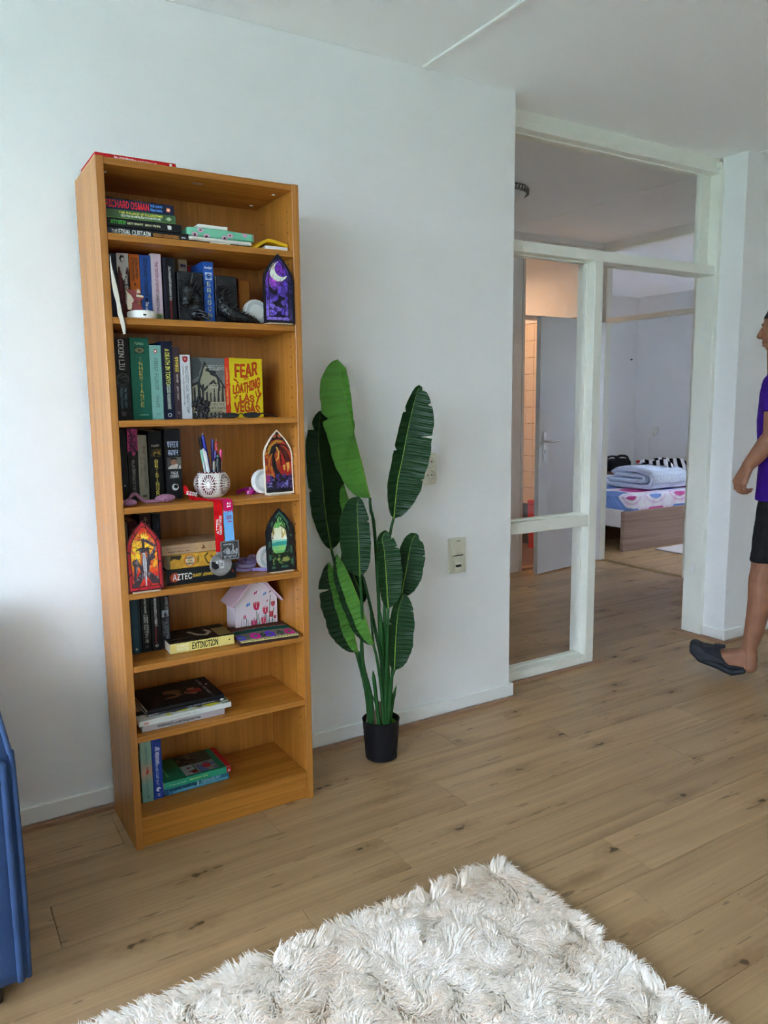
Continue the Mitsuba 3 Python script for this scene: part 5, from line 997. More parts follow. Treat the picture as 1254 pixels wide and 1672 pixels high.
lying('blue paperback with dark lettering lying under the green book', .604, -.233, z, .220, .030, .13, '2f6d8c', [('rect', 'band', '1f4a78', 0, .014, .001, .029), ('rect', 'band', '4f94a8', .03, .215, .002, .010), ('text', 'title', 'angels walking', '0f2638', .062, .017, .0098, .090, 1), ('geom', 'emblem', 'bcd0cc', LineString([(.108, .024), (.114, .016), (.110, .008)]).buffer(.0018)), ('text', 'author', 'KINGSBURY', '8fc0d0', .158, .0165, .0098, .066, 1)], yaw=.6, group=G8b)
def greenpic(u, v):
    c = np.tile(hexa('1a6a4c'), (len(u), 1)); c = over(c, (v > .52) & (u < .36), '2c6a34'); c = over(c, (u > .36) & (u < .68) & (v > .50), '33291f'); c = over(c, (u > .36) & (u < .68) & (v > .5) & (fb(u, v, 12, 4) > .55), '5a4a38'); c = over(c, (u > .68) & (u < .92) & (v > .5), '3f4436'); c = over(c, (u > .36) & (u < .56) & (v < .5) & (v > .06), '8f9494'); c = over(c, (u > .44) & (u < .66) & (v < .5) & (v > .1) & (fb(u, v, 11, 8) > .5), '6a1a1c'); c = over(c, (u > .58) & (u < .90) & (v < .5) & (v > .06), '7a7a6a'); c = over(c, (u > .6) & (u < .9) & (v < .5) & (v > .06) & (fb(u, v, 9, 12) > .55), '4a5a86'); c = over(c, np.hypot((u - .76) * 1.6, v - .3) < .11, '9a2a30'); return over(c, (u > .10) & (u < .13) & (v > .2) & (v < .8), '4f9a5c')
gb = lying('green textbook with photos and a red edge lying on the blue paperback', .600, -.250, z + .0305, .226, .0225, .165, '1c8464', [('text', 'title', 'Nederlands in gang', 'a8d26a', .115, .0125, .0052, .060, 1), ('text', 'author', 'Berna de Boer', 'c8e0d0', .045, .0105, .0038, .058)], spine_color='2a9474', top=[('pic', 'picture', .001, .208, .001, .164, greenpic, 90, 60)], yaw=.8, group=G8b)
redge = xf(bx(.2085, .2275, -.0005, .0232, -.1655, .0006, .002), frame(np.array([.600, -.250, z + .0308]), [math.cos(math.radians(.8)), math.sin(math.radians(.8)), 0], Z_))
k = add('corner_flap', redge, 'paint', gb, color=np.array(col('a81a20'))); tag(k, 'red right edge with a white letter')
deco(gb, frame(np.array([.600, -.250, z + .0308]) + [0, -.0007, 0], X_, Z_), [('text', 'letter', 'c', 'e9e4e0', .218, .011, .009, .008, 1)])
# ------------------------------------------------------------------ arched art panels with their round lamp bases
def arch_half(t):
    q = np.clip((np.asarray(t) - .62) / .38, 0, 1); return np.clip(1 - q ** 1.65, .015, 1)
def outline(W, H, n=24):
    t = np.r_[0, np.linspace(.6, 1, n)]; h = arch_half(t) * W / 2
    return Polygon(np.vstack([np.c_[W / 2 + h, t * H], np.c_[W / 2 - h[::-1], t[::-1] * H]]))
def art_panel(label, x0, y, z, W, H, yaw, fn, rim, lean=3.0):
    k = thing('art_panel', label, 'art panel', 'arched stained glass style panels')
    r = math.radians(yaw); ex = np.array([math.cos(r), math.sin(r), 0]); l = math.radians(lean)
    n = np.array([math.sin(r), -math.cos(r), 0]); up = np.array([0, 0, math.cos(l)]) - n * math.sin(l); n2 = np.cross(ex, up)
    o = np.array([x0, y, z + .004]); F = frame(o, ex, up, n2)
    add('board', xf(move(extrude(outline(W, H), .0035), (0, 0, -.0036)), F), 'paint', k, color=np.array(col(rim)))
    v, f, c = picture_mesh(W - .005, H - .006, fn, 84, 168, arch_half)
    v = v + [.0025, .0025, .0001]; add('picture', (v @ F[:3, :3].T + F[:3, 3], f), 'gloss', k, smooth=True, color=c)
    add('foot', xf(bx(.012, W - .012, -.0036, 0, -.03, .010, .001), frame(o, ex, Z_, np.cross(ex, Z_))), 'paint', k, color=np.array(col('b7a58a')))
    return k
def border(c, u, v, w, h, m=.5):
    hw = arch_half(v) * .5; d = np.minimum(np.minimum(u - .5 + hw, .5 + hw - u) * .5 * np.where(v > .62, .86, 1), v * 1.0)
    return over(c, d < w, h), d
def moonart(u, v):
    X, Yp = 110 + u * 630, 185 + (1 - v) * 1355
    n1 = fb(u, v * 2, 5, 3); c = hexa('2f1c78') * (1 - n1[:, None]) + hexa('6a4ac8') * n1[:, None]
    c = over(c, np.clip(1 - np.hypot(X - 330, Yp - 700) / 230, 0, 1), 'a848b8'); c = over(c, np.clip(1 - np.hypot(X - 450, Yp - 480) / 180, 0, 1) * .9, '7a2aa0')
    c = over(c, np.clip((Yp - 1000) / 400, 0, .55) * (fb(u, v * 2, 8, 7) > .45), '9a88dc')
    e, r = cells(u, v * 2, 70, 4, 2.0); c = c * (.8 + .4 * r[:, None]); c = over(c, e < .012, '1c1040')
    m = (np.hypot(X - 430, Yp - 515) < 195) & (np.hypot(X - 505, Yp - 460) > 158); c = over(c, m, 'd9dfd6'); c = over(c, m & (fb(u, v, 16, 2) > .62), 'c4b6ac')
    c = over(c, inp(X, Yp, [(225, 1155), (330, 1120), (400, 1085), (425, 985), (470, 1010), (560, 1030), (530, 1090), (470, 1085), (455, 1150), (510, 1220), (440, 1255), (400, 1215), (350, 1225), (310, 1170)]), '141024')
    c = over(c, inp(X, Yp, [(190, 770), (270, 850), (330, 905), (400, 850), (395, 960), (330, 985), (250, 960), (215, 910)]), '141024')
    for p in ([(225, 1260), (330, 1290), (430, 1390)], [(320, 1230), (350, 1300), (430, 1390)], [(545, 1400), (545, 1280), (500, 1210)], [(545, 1280), (570, 1190)], [(430, 1390), (560, 1400)], [(225, 1420), (610, 1420)]): c = over(c, near(X, Yp, p) < 10, '17102e')
    c = over(c, near(X, Yp, [(210, 1450), (215, 900), (205, 620), (280, 420), (410, 290)]) < 9, '100c20'); c = over(c, near(X, Yp, [(625, 1450), (625, 900), (635, 650), (560, 430), (430, 290)]) < 9, '100c20')
    c = over(c, (Yp > 1435) & (fb(u, v, 30, 4) > .5), '8a78d0'); c = over(c, X > 640, c * .45)
    c, d = border(c, u, v, .030, '100e1c'); return c
def knightart(u, v):
    X, Yp = 105 + u * 485, 190 + (1 - v) * 950
    c = np.tile(hexa('c8201c'), (len(u), 1)); g = np.clip(1.25 - np.hypot((X - 340) / 230, (Yp - 620) / 330), 0, 1)
    e, r = cells(u, v * 2, 150, 9, 2.0); g = np.clip(g + (r - .5) * .5, 0, 1)
    c = over(c, np.clip(g * 1.8, 0, 1), 'e8741c'); c = over(c, np.clip(g * 2.2 - .9, 0, 1), 'ecc22c'); c = over(c, e < .006, '8a1a14')
    c = over(c, inp(X, Yp, [(320, 400), (330, 340), (345, 395), (360, 330), (370, 400), (430, 400), (380, 430), (320, 430)]), 'f2d84a')
    dark = '3a2a30'
    for pts in ([(310, 430), (350, 415), (380, 440), (375, 470), (330, 480)], [(360, 425), (400, 440), (530, 530), (510, 560), (390, 485), (355, 460)], [(470, 590), (500, 555), (530, 560), (495, 650), (500, 700), (450, 735), (415, 690)], [(390, 650), (480, 640), (490, 720), (400, 740)], [(180, 720), (240, 690), (270, 760), (250, 820), (200, 830), (170, 770)], [(195, 820), (250, 830), (225, 920), (205, 1000), (170, 1000)],
                [(275, 560), (420, 560), (430, 760), (400, 890), (290, 890), (255, 800), (300, 720)], [(290, 870), (400, 880), (560, 1000), (560, 1070), (440, 1060), (380, 960), (330, 960), (240, 1100), (140, 1110), (165, 1040)]): c = over(c, inp(X, Yp, pts), dark)
    c = over(c, inp(X, Yp, [(300, 600), (280, 780), (300, 800), (320, 640)]) | inp(X, Yp, [(370, 590), (395, 640), (380, 700), (360, 640)]), 'b8561c')
    c = over(c, (fb(u, v, 24, 3) > .62) & inp(X, Yp, [(170, 420), (540, 420), (540, 1000), (170, 1000)]) & (c.mean(1) < 70), '7a6a70')
    c = over(c, inp(X, Yp, [(325, 620), (360, 620), (375, 760), (358, 1080), (345, 1080), (318, 760)]), 'b4aeb0'); c = over(c, near(X, Yp, [(342, 640), (350, 1070)]) < 4, '6a6068')
    c = over(c, near(X, Yp, [(240, 585), (300, 555), (345, 565), (400, 555), (445, 575)]) < 9, '231a20'); c = over(c, inp(X, Yp, [(325, 470), (358, 470), (360, 560), (325, 560)]), '2a2026')
    c = over(c, inp(X, Yp, [(245, 1100), (300, 1070), (345, 1090), (330, 1110)]) | inp(X, Yp, [(370, 1000), (440, 1060), (420, 1090), (370, 1070)]), '8a141c')
    c, d = border(c, u, v, .050, 'b01824'); a = np.arctan2(v - .4, (u - .5)); c = over(c, (d < .05) & (np.abs(np.sin(a * 4.5)) < .10), '1a0a0c'); c = over(c, np.abs(d - .050) < .006, '1a0a0c'); return over(c, d < .008, '3a0c12')
def dragonart(u, v):
    X, Yp = 885 + u * 280, 70 + (1 - v) * 595
    n1 = fb(u, v * 2, 6, 5); c = hexa('7a1a10') * (1 - n1[:, None]) + hexa('b8501c') * n1[:, None]
    c = over(c, (X > 1040) & (n1 > .42), '9a1c14'); c = over(c, (X < 960) & (n1 > .45), 'b8781e'); c = over(c, Yp > 500, '1c1430')
    for k, p in enumerate(([(1040, 200), (1100, 210), (1150, 260)], [(1040, 210), (1110, 270), (1150, 360)], [(1040, 215), (1080, 300), (1110, 380)], [(1035, 220), (1050, 320), (1055, 400)])): c = over(c, near(X, Yp, p) < 6, '2a0c0c')
    c = over(c, inp(X, Yp, [(1035, 195), (1075, 235), (1130, 330), (1155, 380), (1110, 360), (1060, 250)]), '4a100e')
    c = over(c, inp(X, Yp, [(940, 295), (950, 240), (985, 205), (1030, 190), (1045, 215), (1010, 260), (985, 300), (1000, 360), (1010, 430), (1060, 500), (1100, 560), (960, 560), (985, 480), (960, 400), (965, 330)]), '1a1012')
    c = over(c, near(X, Yp, [(1005, 350), (1030, 320), (1035, 270), (1015, 230)]) < 7, 'c9a04a'); c = over(c, near(X, Yp, [(930, 280), (960, 210), (1010, 170), (1070, 175)]) < 9, 'a8842c'); c = over(c, near(X, Yp, [(965, 290), (935, 340), (930, 400)]) < 6, 'c07a20')
    c = over(c, inp(X, Yp, [(1070, 400), (1095, 395), (1090, 450), (1078, 450)]) | inp(X, Yp, [(1105, 380), (1135, 375), (1140, 430), (1115, 470)]), 'd0984a'); c = over(c, near(X, Yp, [(920, 400), (960, 460), (980, 510)]) < 8, 'b0501c')
    c = over(c, (Yp > 480) & (fb(u, v, 14, 3) > .58), '3a2a6a'); c = over(c, (Yp > 530) & (Yp < 620) & (fb(u, v * 3, 14, 8) > .66), '7a78b8'); c = over(c, Yp > 620, '0d0c14'); c = over(c, (Yp > 480) & (Yp < 560) & (X < 930), '8a2a6a')
    c = over(c, (Yp < 150), '1a1210'); 
    for cx in (995, 1050): c = over(c, np.hypot(X - cx, Yp - 118) < 22, '9a4a24')
    c = over(c, near(X, Yp, [(905, 250), (960, 165), (1025, 140), (1100, 165), (1150, 240)]) < 6, '140e0e'); c, d = border(c, u, v, .012, 'e4d8c6'); return c
def forestart(u, v):
    X, Yp = 800 + u * 370, 200 + (1 - v) * 755
    n1 = fb(u, v * 2, 9, 2); c = hexa('1c3a24') * (1 - n1[:, None]) + hexa('3a7a3c') * n1[:, None]
    w = np.hypot((X - 965) / 115, (Yp - 570) / 190) < 1
    s = np.clip((Yp - 430) / 330, 0, 1)[:, None]; win = np.where(s < .45, hexa('dfe0b8') * (1 - s / .45) + hexa('e8ecdc') * (s / .45), hexa('8fd0bc') * (1 - (s - .45) / .55) + hexa('5aa850') * ((s - .45) / .55))
    c = over(c, w, win); c = over(c, w & (Yp > 600) & (Yp < 650) & (fb(u, v * 3, 7, 4) > .45), '2f9a8c'); c = over(c, w & (Yp > 650) & (fb(u, v * 4, 8, 6) > .5), '8fc46a'); c = over(c, w & (Yp < 560) & (fb(u, v, 16, 5) > .5) & (np.abs(X - 965) > 40), 'b8a458')
    c = over(c, (Yp < 430) & (fb(u, v, 16, 8) > .52), '5fa84e'); c = over(c, (Yp < 400) & (fb(u, v, 20, 9) > .6), '8ac87a')
    c = over(c, inp(X, Yp, [(1060, 400), (1100, 380), (1105, 600), (1090, 720), (1040, 740), (1075, 600)]), '17201c'); c = over(c, near(X, Yp, [(1085, 480), (1040, 440), (1000, 400)]) < 7, '2a2a1c'); c = over(c, near(X, Yp, [(880, 560), (900, 470), (880, 410)]) < 5, '5a4a24')
    c = over(c, Yp > 740, c * .35); c = over(c, (Yp > 760) & (fb(u, v * 2, 14, 3) > .58), '4a6a34'); c = over(c, (Yp > 800) & (Yp < 850) & (fb(u, v * 2, 10, 11) > .5), '8a8a4a'); c = over(c, Yp > 880, '0c0d16')
    a, d = border(c, u, v, .085, '0d1016'); m = d < .085; c = over(a, m & (fb(u, v, 9, 12) > .56), '2a5a44'); return over(c, (d < .03) | (np.abs(d - .085) < .010), '0b0c14')
art_panel('arched purple panel with a white crescent moon and bats', .9600, -.3362, SH[2], .1035, .2085, .5, moonart, '0d0c18', 0)
art_panel('arched panel with a white rim and a red and gold dragon', .9600, -.300, SH[4], .1030, .2080, 2, dragonart, 'e2d8c8')
art_panel('arched red panel with an armoured swordswoman in flames', .5090, -.327, SH[5], .1035, .2090, -1, knightart, '5a0f16')
art_panel('arched dark panel with a bright green forest clearing', .9580, -.302, SH[5], .1035, .2080, 2, forestart, '0c0d14')
def lamp_base(label, c, stand):
    k = thing('lamp_base', label, 'lamp', 'round white lamp bases')
    body = lathe([(0, 0), (.037, 0), (.040, .003), (.0405, .018), (.038, .022), (0, .0225)], 40); ring = lathe([(.024, .0224), (.034, .0222), (.034, .0236), (.024, .0238)], 36); port = bx(-.006, .002, -.0412, -.040, .008, .012)
    M = frame(c, X_, Y_) if not stand else trimesh.transformations.translation_matrix(c) @ trimesh.transformations.rotation_matrix(math.radians(84), [1, 0, 0])
    add('housing', xf(body, M), 'white_plastic', k, smooth=35); add('light_ring', xf(ring, M), 'frosted', k, smooth=35); add('port', xf(port, M), 'dark_gap', k)
lamp_base('round white lamp base carrying the wooden fox', (.6000, -.2890, SH[2] + .0003), False)
lamp_base('round white lamp base standing upright behind the moon panel', (.967, -.238, SH[2] + .0415), True)
lamp_base('round white lamp base standing upright behind the red dragon panel', (.978, -.232, SH[4] + .0415), True)
lamp_base('round white lamp base standing upright behind the green forest panel', (.985, -.236, SH[5] + .0415), True)
# wooden fox on its lamp base
fx = thing('fox_figure', 'flat dark red and cream wooden fox standing on the round white lamp base', 'figurine')
S_ = .000215                                              # metres per unit of the outline
FXF = frame(np.array([.5540, -.3020, SH[2] + .0232]), X_, Z_)
def foxpoly(p): return Polygon([((a - 285) * S_, (845 - b) * S_) for a, b in p])
def board(name, poly, c, z0=0.0, d=.004): add(name, xf(move(extrude(poly, d), (0, 0, z0)), FXF), 'paint', fx, color=np.array(col(c)))
board('body', foxpoly([(345, 838), (505, 838), (490, 800), (440, 760), (420, 725), (510, 690), (520, 655), (480, 640), (455, 610), (440, 640), (400, 580), (290, 575), (340, 640), (380, 710), (350, 760)]), '8a3f42')
board('tail', foxpoly([(285, 590), (310, 620), (345, 650), (380, 710), (375, 735), (355, 745), (345, 838), (300, 838), (288, 760), (300, 670)]), 'c9bca8', .0042)
board('ear', foxpoly([(420, 640), (515, 650), (500, 675), (415, 668)]), 'cfc4ac', .0042)
board('ear', foxpoly([(432, 600), (458, 565), (482, 600), (470, 625), (440, 612)]), 'd2c6b2', -.0042)
# pale feather shaped ornament hanging over the edge of the second shelf
ft = thing('feather_ornament', 'long curved cream blade with a dark edge hanging over the second shelf at the left', 'ornament')
Rr = np.array([(.5105, 1.762), (.5125, 1.734), (.5185, 1.705), (.526, 1.664), (.533, 1.611), (.539, 1.580), (.540, 1.552)]); Ll = np.array([(.5095, 1.745), (.5105, 1.694), (.5135, 1.663), (.5205, 1.632), (.5215, 1.606), (.526, 1.590), (.5345, 1.549)])
po_l = Polygon(np.vstack([Rr, Ll[::-1]])).buffer(.0006)
add('blade', rot(extrude(po_l, .003), [1, 0, 0], 90).apply_translation([0, -.336, 0]), 'paint', ft, color=np.array(col('d8d2c4')))
add('edge', tube(smoothline(np.c_[Rr[:, 0] + .0008, np.full(7, -.3385), Rr[:, 1]], 5), .0017, 8), 'paint', ft, smooth=True, color=np.array(col('2a2320')))
# ------------------------------------------------------------------ dragon bookends
mat('bookend_black', proc(lambda p, n, uv: mix(col('0b0c0f'), col('23262b'), smoothstep(.35, .75, fbm(p.x * 240, p.y * 240, p.z * 240, 2)))), .34, .5)
def spike(a, b, r): return tube(np.linspace(a, b, 4), [r, r * .72, r * .4, r * .06], 6)
rg2 = random.Random(7)
def scaled(parts, edge, amp, seed, it=4):
    m = m3.Manifold.batch_boolean(parts, m3.OpType.Add).refine_to_length(edge).to_mesh(); t = trimesh.Trimesh(m.vert_properties[:, :3], m.tri_verts)
    trimesh.smoothing.filter_taubin(t, .5, .53, it); v = np.array(t.vertices); q = v * 190
    t.vertices = v + t.vertex_normals * (amp * (np.abs(meshkit.noise(q, seed) - .5) * 2 - .4))[:, None]; return t
z = SH[2]
dh = thing('dragon_bookend', 'black dragon head bookend at the left of the thick blue book', 'bookend', 'black dragon bookends')
add('block', bx(.7215, .7990, -.250, -.145, z + .0003, z + .152, .0015), 'bookend_black', dh)
def B3(q, r): return ball(q, r)
hx, hz = .738, z + .088
head_ = [hull(((.752, -.252, z + .095), .026), ((.745, -.268, z + .092), .022)), hull(((.745, -.268, z + .092), .020), ((.733, -.283, z + .066), .011), ((.738, -.285, z + .068), .011)), hull(((.733, -.283, z + .066), .010), ((.728, -.287, z + .055), .007), ((.736, -.290, z + .055), .007)),
    hull(((.748, -.266, z + .072), .012), ((.735, -.280, z + .048), .006)), hull(((.770, -.255, z + .07), .022), ((.752, -.252, z + .095), .022)), hull(((.770, -.252, z + .07), .020), ((.775, -.250, z + .03), .022)), hull(((.733, -.279, z + .092), .006), ((.742, -.284, z + .088), .006))]
add('head', scaled(head_, .0026, .0030, 3), 'bookend_black', dh, smooth=True)
for a, b, r in (((.772, -.262, z + .108), (.798, -.266, z + .150), .0055), ((.758, -.262, z + .115), (.764, -.270, z + .152), .005), ((.744, -.270, z + .112), (.738, -.280, z + .136), .004), ((.735, -.276, z + .104), (.722, -.284, z + .126), .0038), ((.780, -.258, z + .095), (.806, -.268, z + .118), .004), ((.778, -.258, z + .082), (.802, -.272, z + .090), .0035), ((.728, -.276, z + .090), (.714, -.280, z + .104), .003), ((.765, -.268, z + .104), (.776, -.280, z + .132), .0035), ((.751, -.274, z + .106), (.752, -.286, z + .128), .003), ((.760, -.276, z + .070), (.772, -.290, z + .060), .003), ((.757, -.276, z + .058), (.766, -.290, z + .044), .003), ((.786, -.25, z + .06), (.806, -.262, z + .066), .003)):
    add('horn', spike(np.array(a), np.array(b), r), 'bookend_black', dh, smooth=50)
for dx in (-.002, .010): add('eye', trimesh.creation.icosphere(2, .0026).apply_translation([.7365 + dx, -.2865, z + .0835]), 'steel', dh, smooth=True)
for i, (cx, cz) in enumerate(((.770, .034), (.776, .024), (.783, .015))):
    add('claw', cat(scaled([hull(((cx - .008, -.262, z + cz + .004), .006), ((cx + .004, -.280, z + cz + .004), .0052)), hull(((cx + .004, -.280, z + cz + .004), .0052), ((cx + .014, -.292, z + cz - .003), .004))], .0022, .001, i, 2), spike(np.array([cx + .014, -.292, z + cz - .003]), np.array([cx + .026, -.302, z + max(cz - .013, .003)]), .0034)), 'bookend_black', dh, smooth=40)
dt = thing('dragon_bookend', 'black dragon tail bookend at the right of the thick blue book', 'bookend', 'black dragon bookends')
add('block', bx(.8380, .9080, -.250, -.145, z + .0003, z + .148, .0015), 'bookend_black', dt)
path = smoothline([(.862, -.252, z + .105), (.852, -.262, z + .078), (.858, -.274, z + .048), (.880, -.284, z + .028), (.912, -.288, z + .019), (.942, -.286, z + .013), (.966, -.282, z + .008)], 8)
rad = np.interp(np.linspace(0, 1, len(path)), [0, .3, .55, .8, 1], [.014, .019, .017, .011, .003])
tl = [hull((path[k], rad[k]), (path[k + 2], rad[min(k + 2, len(rad) - 1)])) for k in range(0, len(path) - 2, 2)]
add('tail', scaled(tl, .0026, .0034, 8), 'bookend_black', dt, smooth=True)
for k in range(1, len(path) - 2, 3):
    tn = path[k + 1] - path[k - 1]; tn /= np.linalg.norm(tn)
    for s, dz_ in ((1, 1.0), (-1, .3), (0, .8)):
        dirn = unit(np.array([0, 0, 1.0]) * dz_ + np.cross(tn, [0, -1, 0]) * .4 * abs(s) + np.array([0, -.8 * (s == -1), 0]) + tn * .8)
        a = path[k] + dirn * rad[k] * .7; add('spine_plate', spike(a, a + dirn * rad[k] * (1.25 if s == 1 else .9), max(rad[k] * .30, .0018)), 'bookend_black', dt, smooth=50)
for a, b in (((.860, -.262, z + .105), (.892, -.275, z + .122)), ((.868, -.262, z + .094), (.896, -.276, z + .108)), ((.864, -.266, z + .082), (.886, -.282, z + .096)), ((.870, -.268, z + .066), (.888, -.284, z + .082)), ((.880, -.272, z + .052), (.898, -.286, z + .070)), ((.852, -.266, z + .095), (.842, -.280, z + .112))):
    add('spine_plate', spike(np.array(a), np.array(b), .0042), 'bookend_black', dt, smooth=50)
def goldpic(u, v):
    c = np.tile(hexa('7a4012'), (len(u), 1)); a = np.sin(u * 34 + 3 * np.sin(v * 18)) * np.sin(v * 60 + 2 * np.sin(u * 16)); c = over(c, (np.abs(a) < .28) & (u > .1) & (u < .9) & (v > .05) & (v < .95), 'b87a2c'); return over(c, (np.minimum(u, 1 - u) < .06) | (np.minimum(v, 1 - v) < .02), '5a2c0c')
upright('orange brown book with a golden lattice pattern behind the dragon tail', .9260, .0400, z, .150, -.215, .12, '7a4012', [('vpic', 'pattern', 0, .150, .0005, .0395, goldpic, 40, 90)], group=G2)
# ------------------------------------------------------------------ third shelf: black flower and sunglasses
z = SH[3]
fl = thing('black_flower', 'small black flower shaped figure before the grey statue book', 'figurine')
mat('flower_black', (.012, .012, .015), .5, .4)
petal = trimesh.creation.icosphere(2, 1.0)
cx, cy = .7640, -.290
k0 = 0
for (dx, dz_, s0, n) in ((-.004, .058, .0100, 6), (-.020, .044, .0090, 6), (.017, .045, .0100, 6), (.004, .036, .0110, 7), (.018, .026, .0080, 5), (-.012, .028, .0080, 5)):
    fp = key('blossom', fl)
    for i in range(n):
        a = 2 * math.pi * i / n + dx * 90; m = petal.copy(); m.apply_scale([s0 * .75, s0 * .28, s0 * .5]); m = rot(m, [0, 1, 0], math.degrees(a)); m = rot(m, [1, 0, 0], 20 * math.sin(a)); m.apply_translation([cx + dx + math.cos(a) * s0 * .55, cy + .004 * math.sin(3 * a), z + dz_ - math.sin(a) * s0 * .55]); add('petal', m, 'flower_black', fp, smooth=True)
for p in ([(cx - .018, cy, z + .001), (cx - .010, cy, z + .018), (cx - .004, cy, z + .058)], [(cx + .016, cy, z + .001), (cx + .008, cy, z + .018), (cx + .012, cy, z + .045)], [(cx, cy, z + .001), (cx, cy, z + .02), (cx - .015, cy, z + .044)]): add('stem', tube(smoothline(p, 5), .0042, 8), 'flower_black', fl, smooth=True)
sg = thing('sunglasses', 'black sunglasses lying folded before the yellow book on the third shelf', 'sunglasses')
for x0, x1 in ((.824, .874), (.890, .944)):
    c = (x0 + x1) / 2; t = np.linspace(0, 2 * np.pi, 41); P = np.c_[c + (x1 - x0) / 2 * np.cos(t), -.312 - .0015 * np.cos(t), z + .0092 + .0072 * np.sin(t)]
    add('rim', tube(P, .0014, 8, caps=False), 'black_plastic', sg, smooth=True)
    v = np.vstack([P[:-1], [[c, -.3125, z + .0092]]]); f = [(i, (i + 1) % 40, 40) for i in range(40)]
    add('lens', (np.vstack([v, v + [0, .0012, 0]]), np.vstack([np.array(f), np.array(f)[:, ::-1] + 41])), mat('dark_lens', (.006, .006, .008), .08, .6), sg)
add('bridge', tube(smoothline([(.872, -.312, z + .011), (.882, -.3125, z + .0145), (.892, -.312, z + .011)], 6), .0014, 8), 'black_plastic', sg, smooth=True)
add('temple', tube(smoothline([(.944, -.312, z + .012), (.958, -.308, z + .014), (.975, -.303, z + .008), (1.012, -.298, z + .0025)], 8), .0021, 8), 'black_plastic', sg, smooth=True)
add('temple', tube(smoothline([(.824, -.312, z + .012), (.812, -.308, z + .013), (.798, -.300, z + .008), (.780, -.287, z + .0025)], 8), .0021, 8), 'black_plastic', sg, smooth=True)
# ------------------------------------------------------------------ fourth shelf: mosaic pot with pens, garland, ribbons
z = SH[4]
PX, PY_ = .8105, -.222
def mosaic(p, n, uv):
    dx, dy, dz_ = p.x - PX, p.y - PY_, (p.z - SH[4] - .044) / .044
    th = dr.atan2(dx, -dy)
    a = th * 6 / (2 * math.pi); ca = dr.floor(a); fa = (a - ca - .5)
    bx_, by_ = fa * 2 * .95, dz_ * .95
    r = dr.sqrt(bx_ * bx_ + by_ * by_); ph = dr.atan2(by_, bx_)
    w = ph * 9 / math.pi; fw_ = w - dr.floor(w)
    w2 = ph * 6 / math.pi; fw2 = w2 - dr.floor(w2)
    inner = (1 - smoothstep(.34, .36, r)) * smoothstep(.10, .12, r) * smoothstep(.14, .2, dr.minimum(fw2, 1 - fw2) * r * 2.2)
    rays = smoothstep(.40, .42, r) * (1 - smoothstep(.70, .72, r)) * smoothstep(0.0, .05, .42 - dr.abs(fw_ - .5) - .55 * (.72 - r))
    w3 = ph * 13 / math.pi; fw3 = w3 - dr.floor(w3)
    dots = 1 - smoothstep(.040, .050, dr.sqrt(dr.square(r - .82) + dr.square((fw3 - .5) * .2)))
    band = smoothstep(.80, .82, dz_) * smoothstep(.1, .14, dr.abs(th * 22 / (2 * math.pi) - dr.floor(th * 22 / (2 * math.pi)) - .5) * -1 + .5)
    m = dr.clip(inner + rays + dots, 0, 1) * (1 - smoothstep(.76, .80, dr.abs(dz_))) + band
    tone = mix(col('2a1418'), col('6e2026'), cell_rand(dr.floor(th * 9), dr.floor(dz_ * 6), 3))
    return mix(col('e6e0da'), tone, dr.clip(m, 0, 1))
mat('mosaic', proc(mosaic), .3, .45)
pp = thing('pen_pot', 'round white pot with dark red mosaic pieces holding pens on the fourth shelf', 'pen pot')
add('bowl', lathe([(0, .0004), (.028, .0004), (.044, .012), (.055, .030), (.0580, .046), (.0545, .062), (.046, .076), (.0395, .083), (.0375, .083), (.043, .074), (.051, .060), (.053, .046), (.040, .014), (0, .008)], 56, (PX, PY_, z)), 'mosaic', pp, smooth=40)
GP = 'pens standing in the mosaic pot'
def pen(label, a, b, r, c, capc=None, tip=None, clip=False):
    k = thing('pen', label, 'pen', GP); a, b = np.array(a), np.array(b)
    add('barrel', tube([a, a + (b - a) * .72], r, 10), 'gloss', k, smooth=40, color=np.array(col(c)))
    add('cap', tube([a + (b - a) * .70, a + (b - a) * .97, b], [r * 1.12, r * 1.08, r * .7], 10), 'gloss', k, smooth=40, color=np.array(col(capc or c)))
    if tip: add('button', tube([b, b + (b - a) / np.linalg.norm(b - a) * .007], r * .45, 8), 'gloss', k, smooth=40, color=np.array(col(tip)))
    if clip: add('clip', tube([a + (b - a) * .72 + [0, -r * 1.3, 0], a + (b - a) * .95 + [0, -r * 1.3, 0]], .0009, 6), 'gloss', k, smooth=40, color=np.array(col(capc or c)))
yb = PY_
pen('black ballpoint pen leaning left behind the blue one', (.804, yb + .010, z + .02), (.7805, yb + .010, z + .193), .0042, '101014')
pen('thick blue ballpoint pen with a silver tip leaning left', (.812, yb - .004, z + .02), (.7870, yb, z + .199), .0050, '2433a8', '2433a8', 'a9a9ae', True)
pen('clear pen with a green cap at the left', (.797, yb - .008, z + .02), (.7750, yb - .012, z + .154), .0036, 'b9c4c4', '8fc4ae')
pen('clear white pen leaning left beside the green capped one', (.803, yb - .014, z + .02), (.7815, yb - .016, z + .158), .0036, 'd2d6da', 'd8dade')
pen('white striped pen before the blue pen', (.808, yb - .016, z + .02), (.7865, yb - .018, z + .150), .0034, 'c4c8cc', 'cdd2d6')
pen('blue pen standing upright in the middle', (.818, yb + .012, z + .02), (.8220, yb + .012, z + .186), .0042, '2a2f8e')
pen('red pen with a brass tip', (.825, yb + .006, z + .02), (.8330, yb + .006, z + .178), .0044, 'c01c24', 'c01c24', 'b08a5a', True)
pen('clear pen with a pink cap at the right', (.832, yb - .010, z + .02), (.8400, yb - .012, z + .153), .0046, 'c9a9b4', 'd8427a')
pen('pale pen with a purple cap', (.824, yb - .002, z + .02), (.8250, yb - .002, z + .150), .0038, '9a90a8', '5a4a9a')
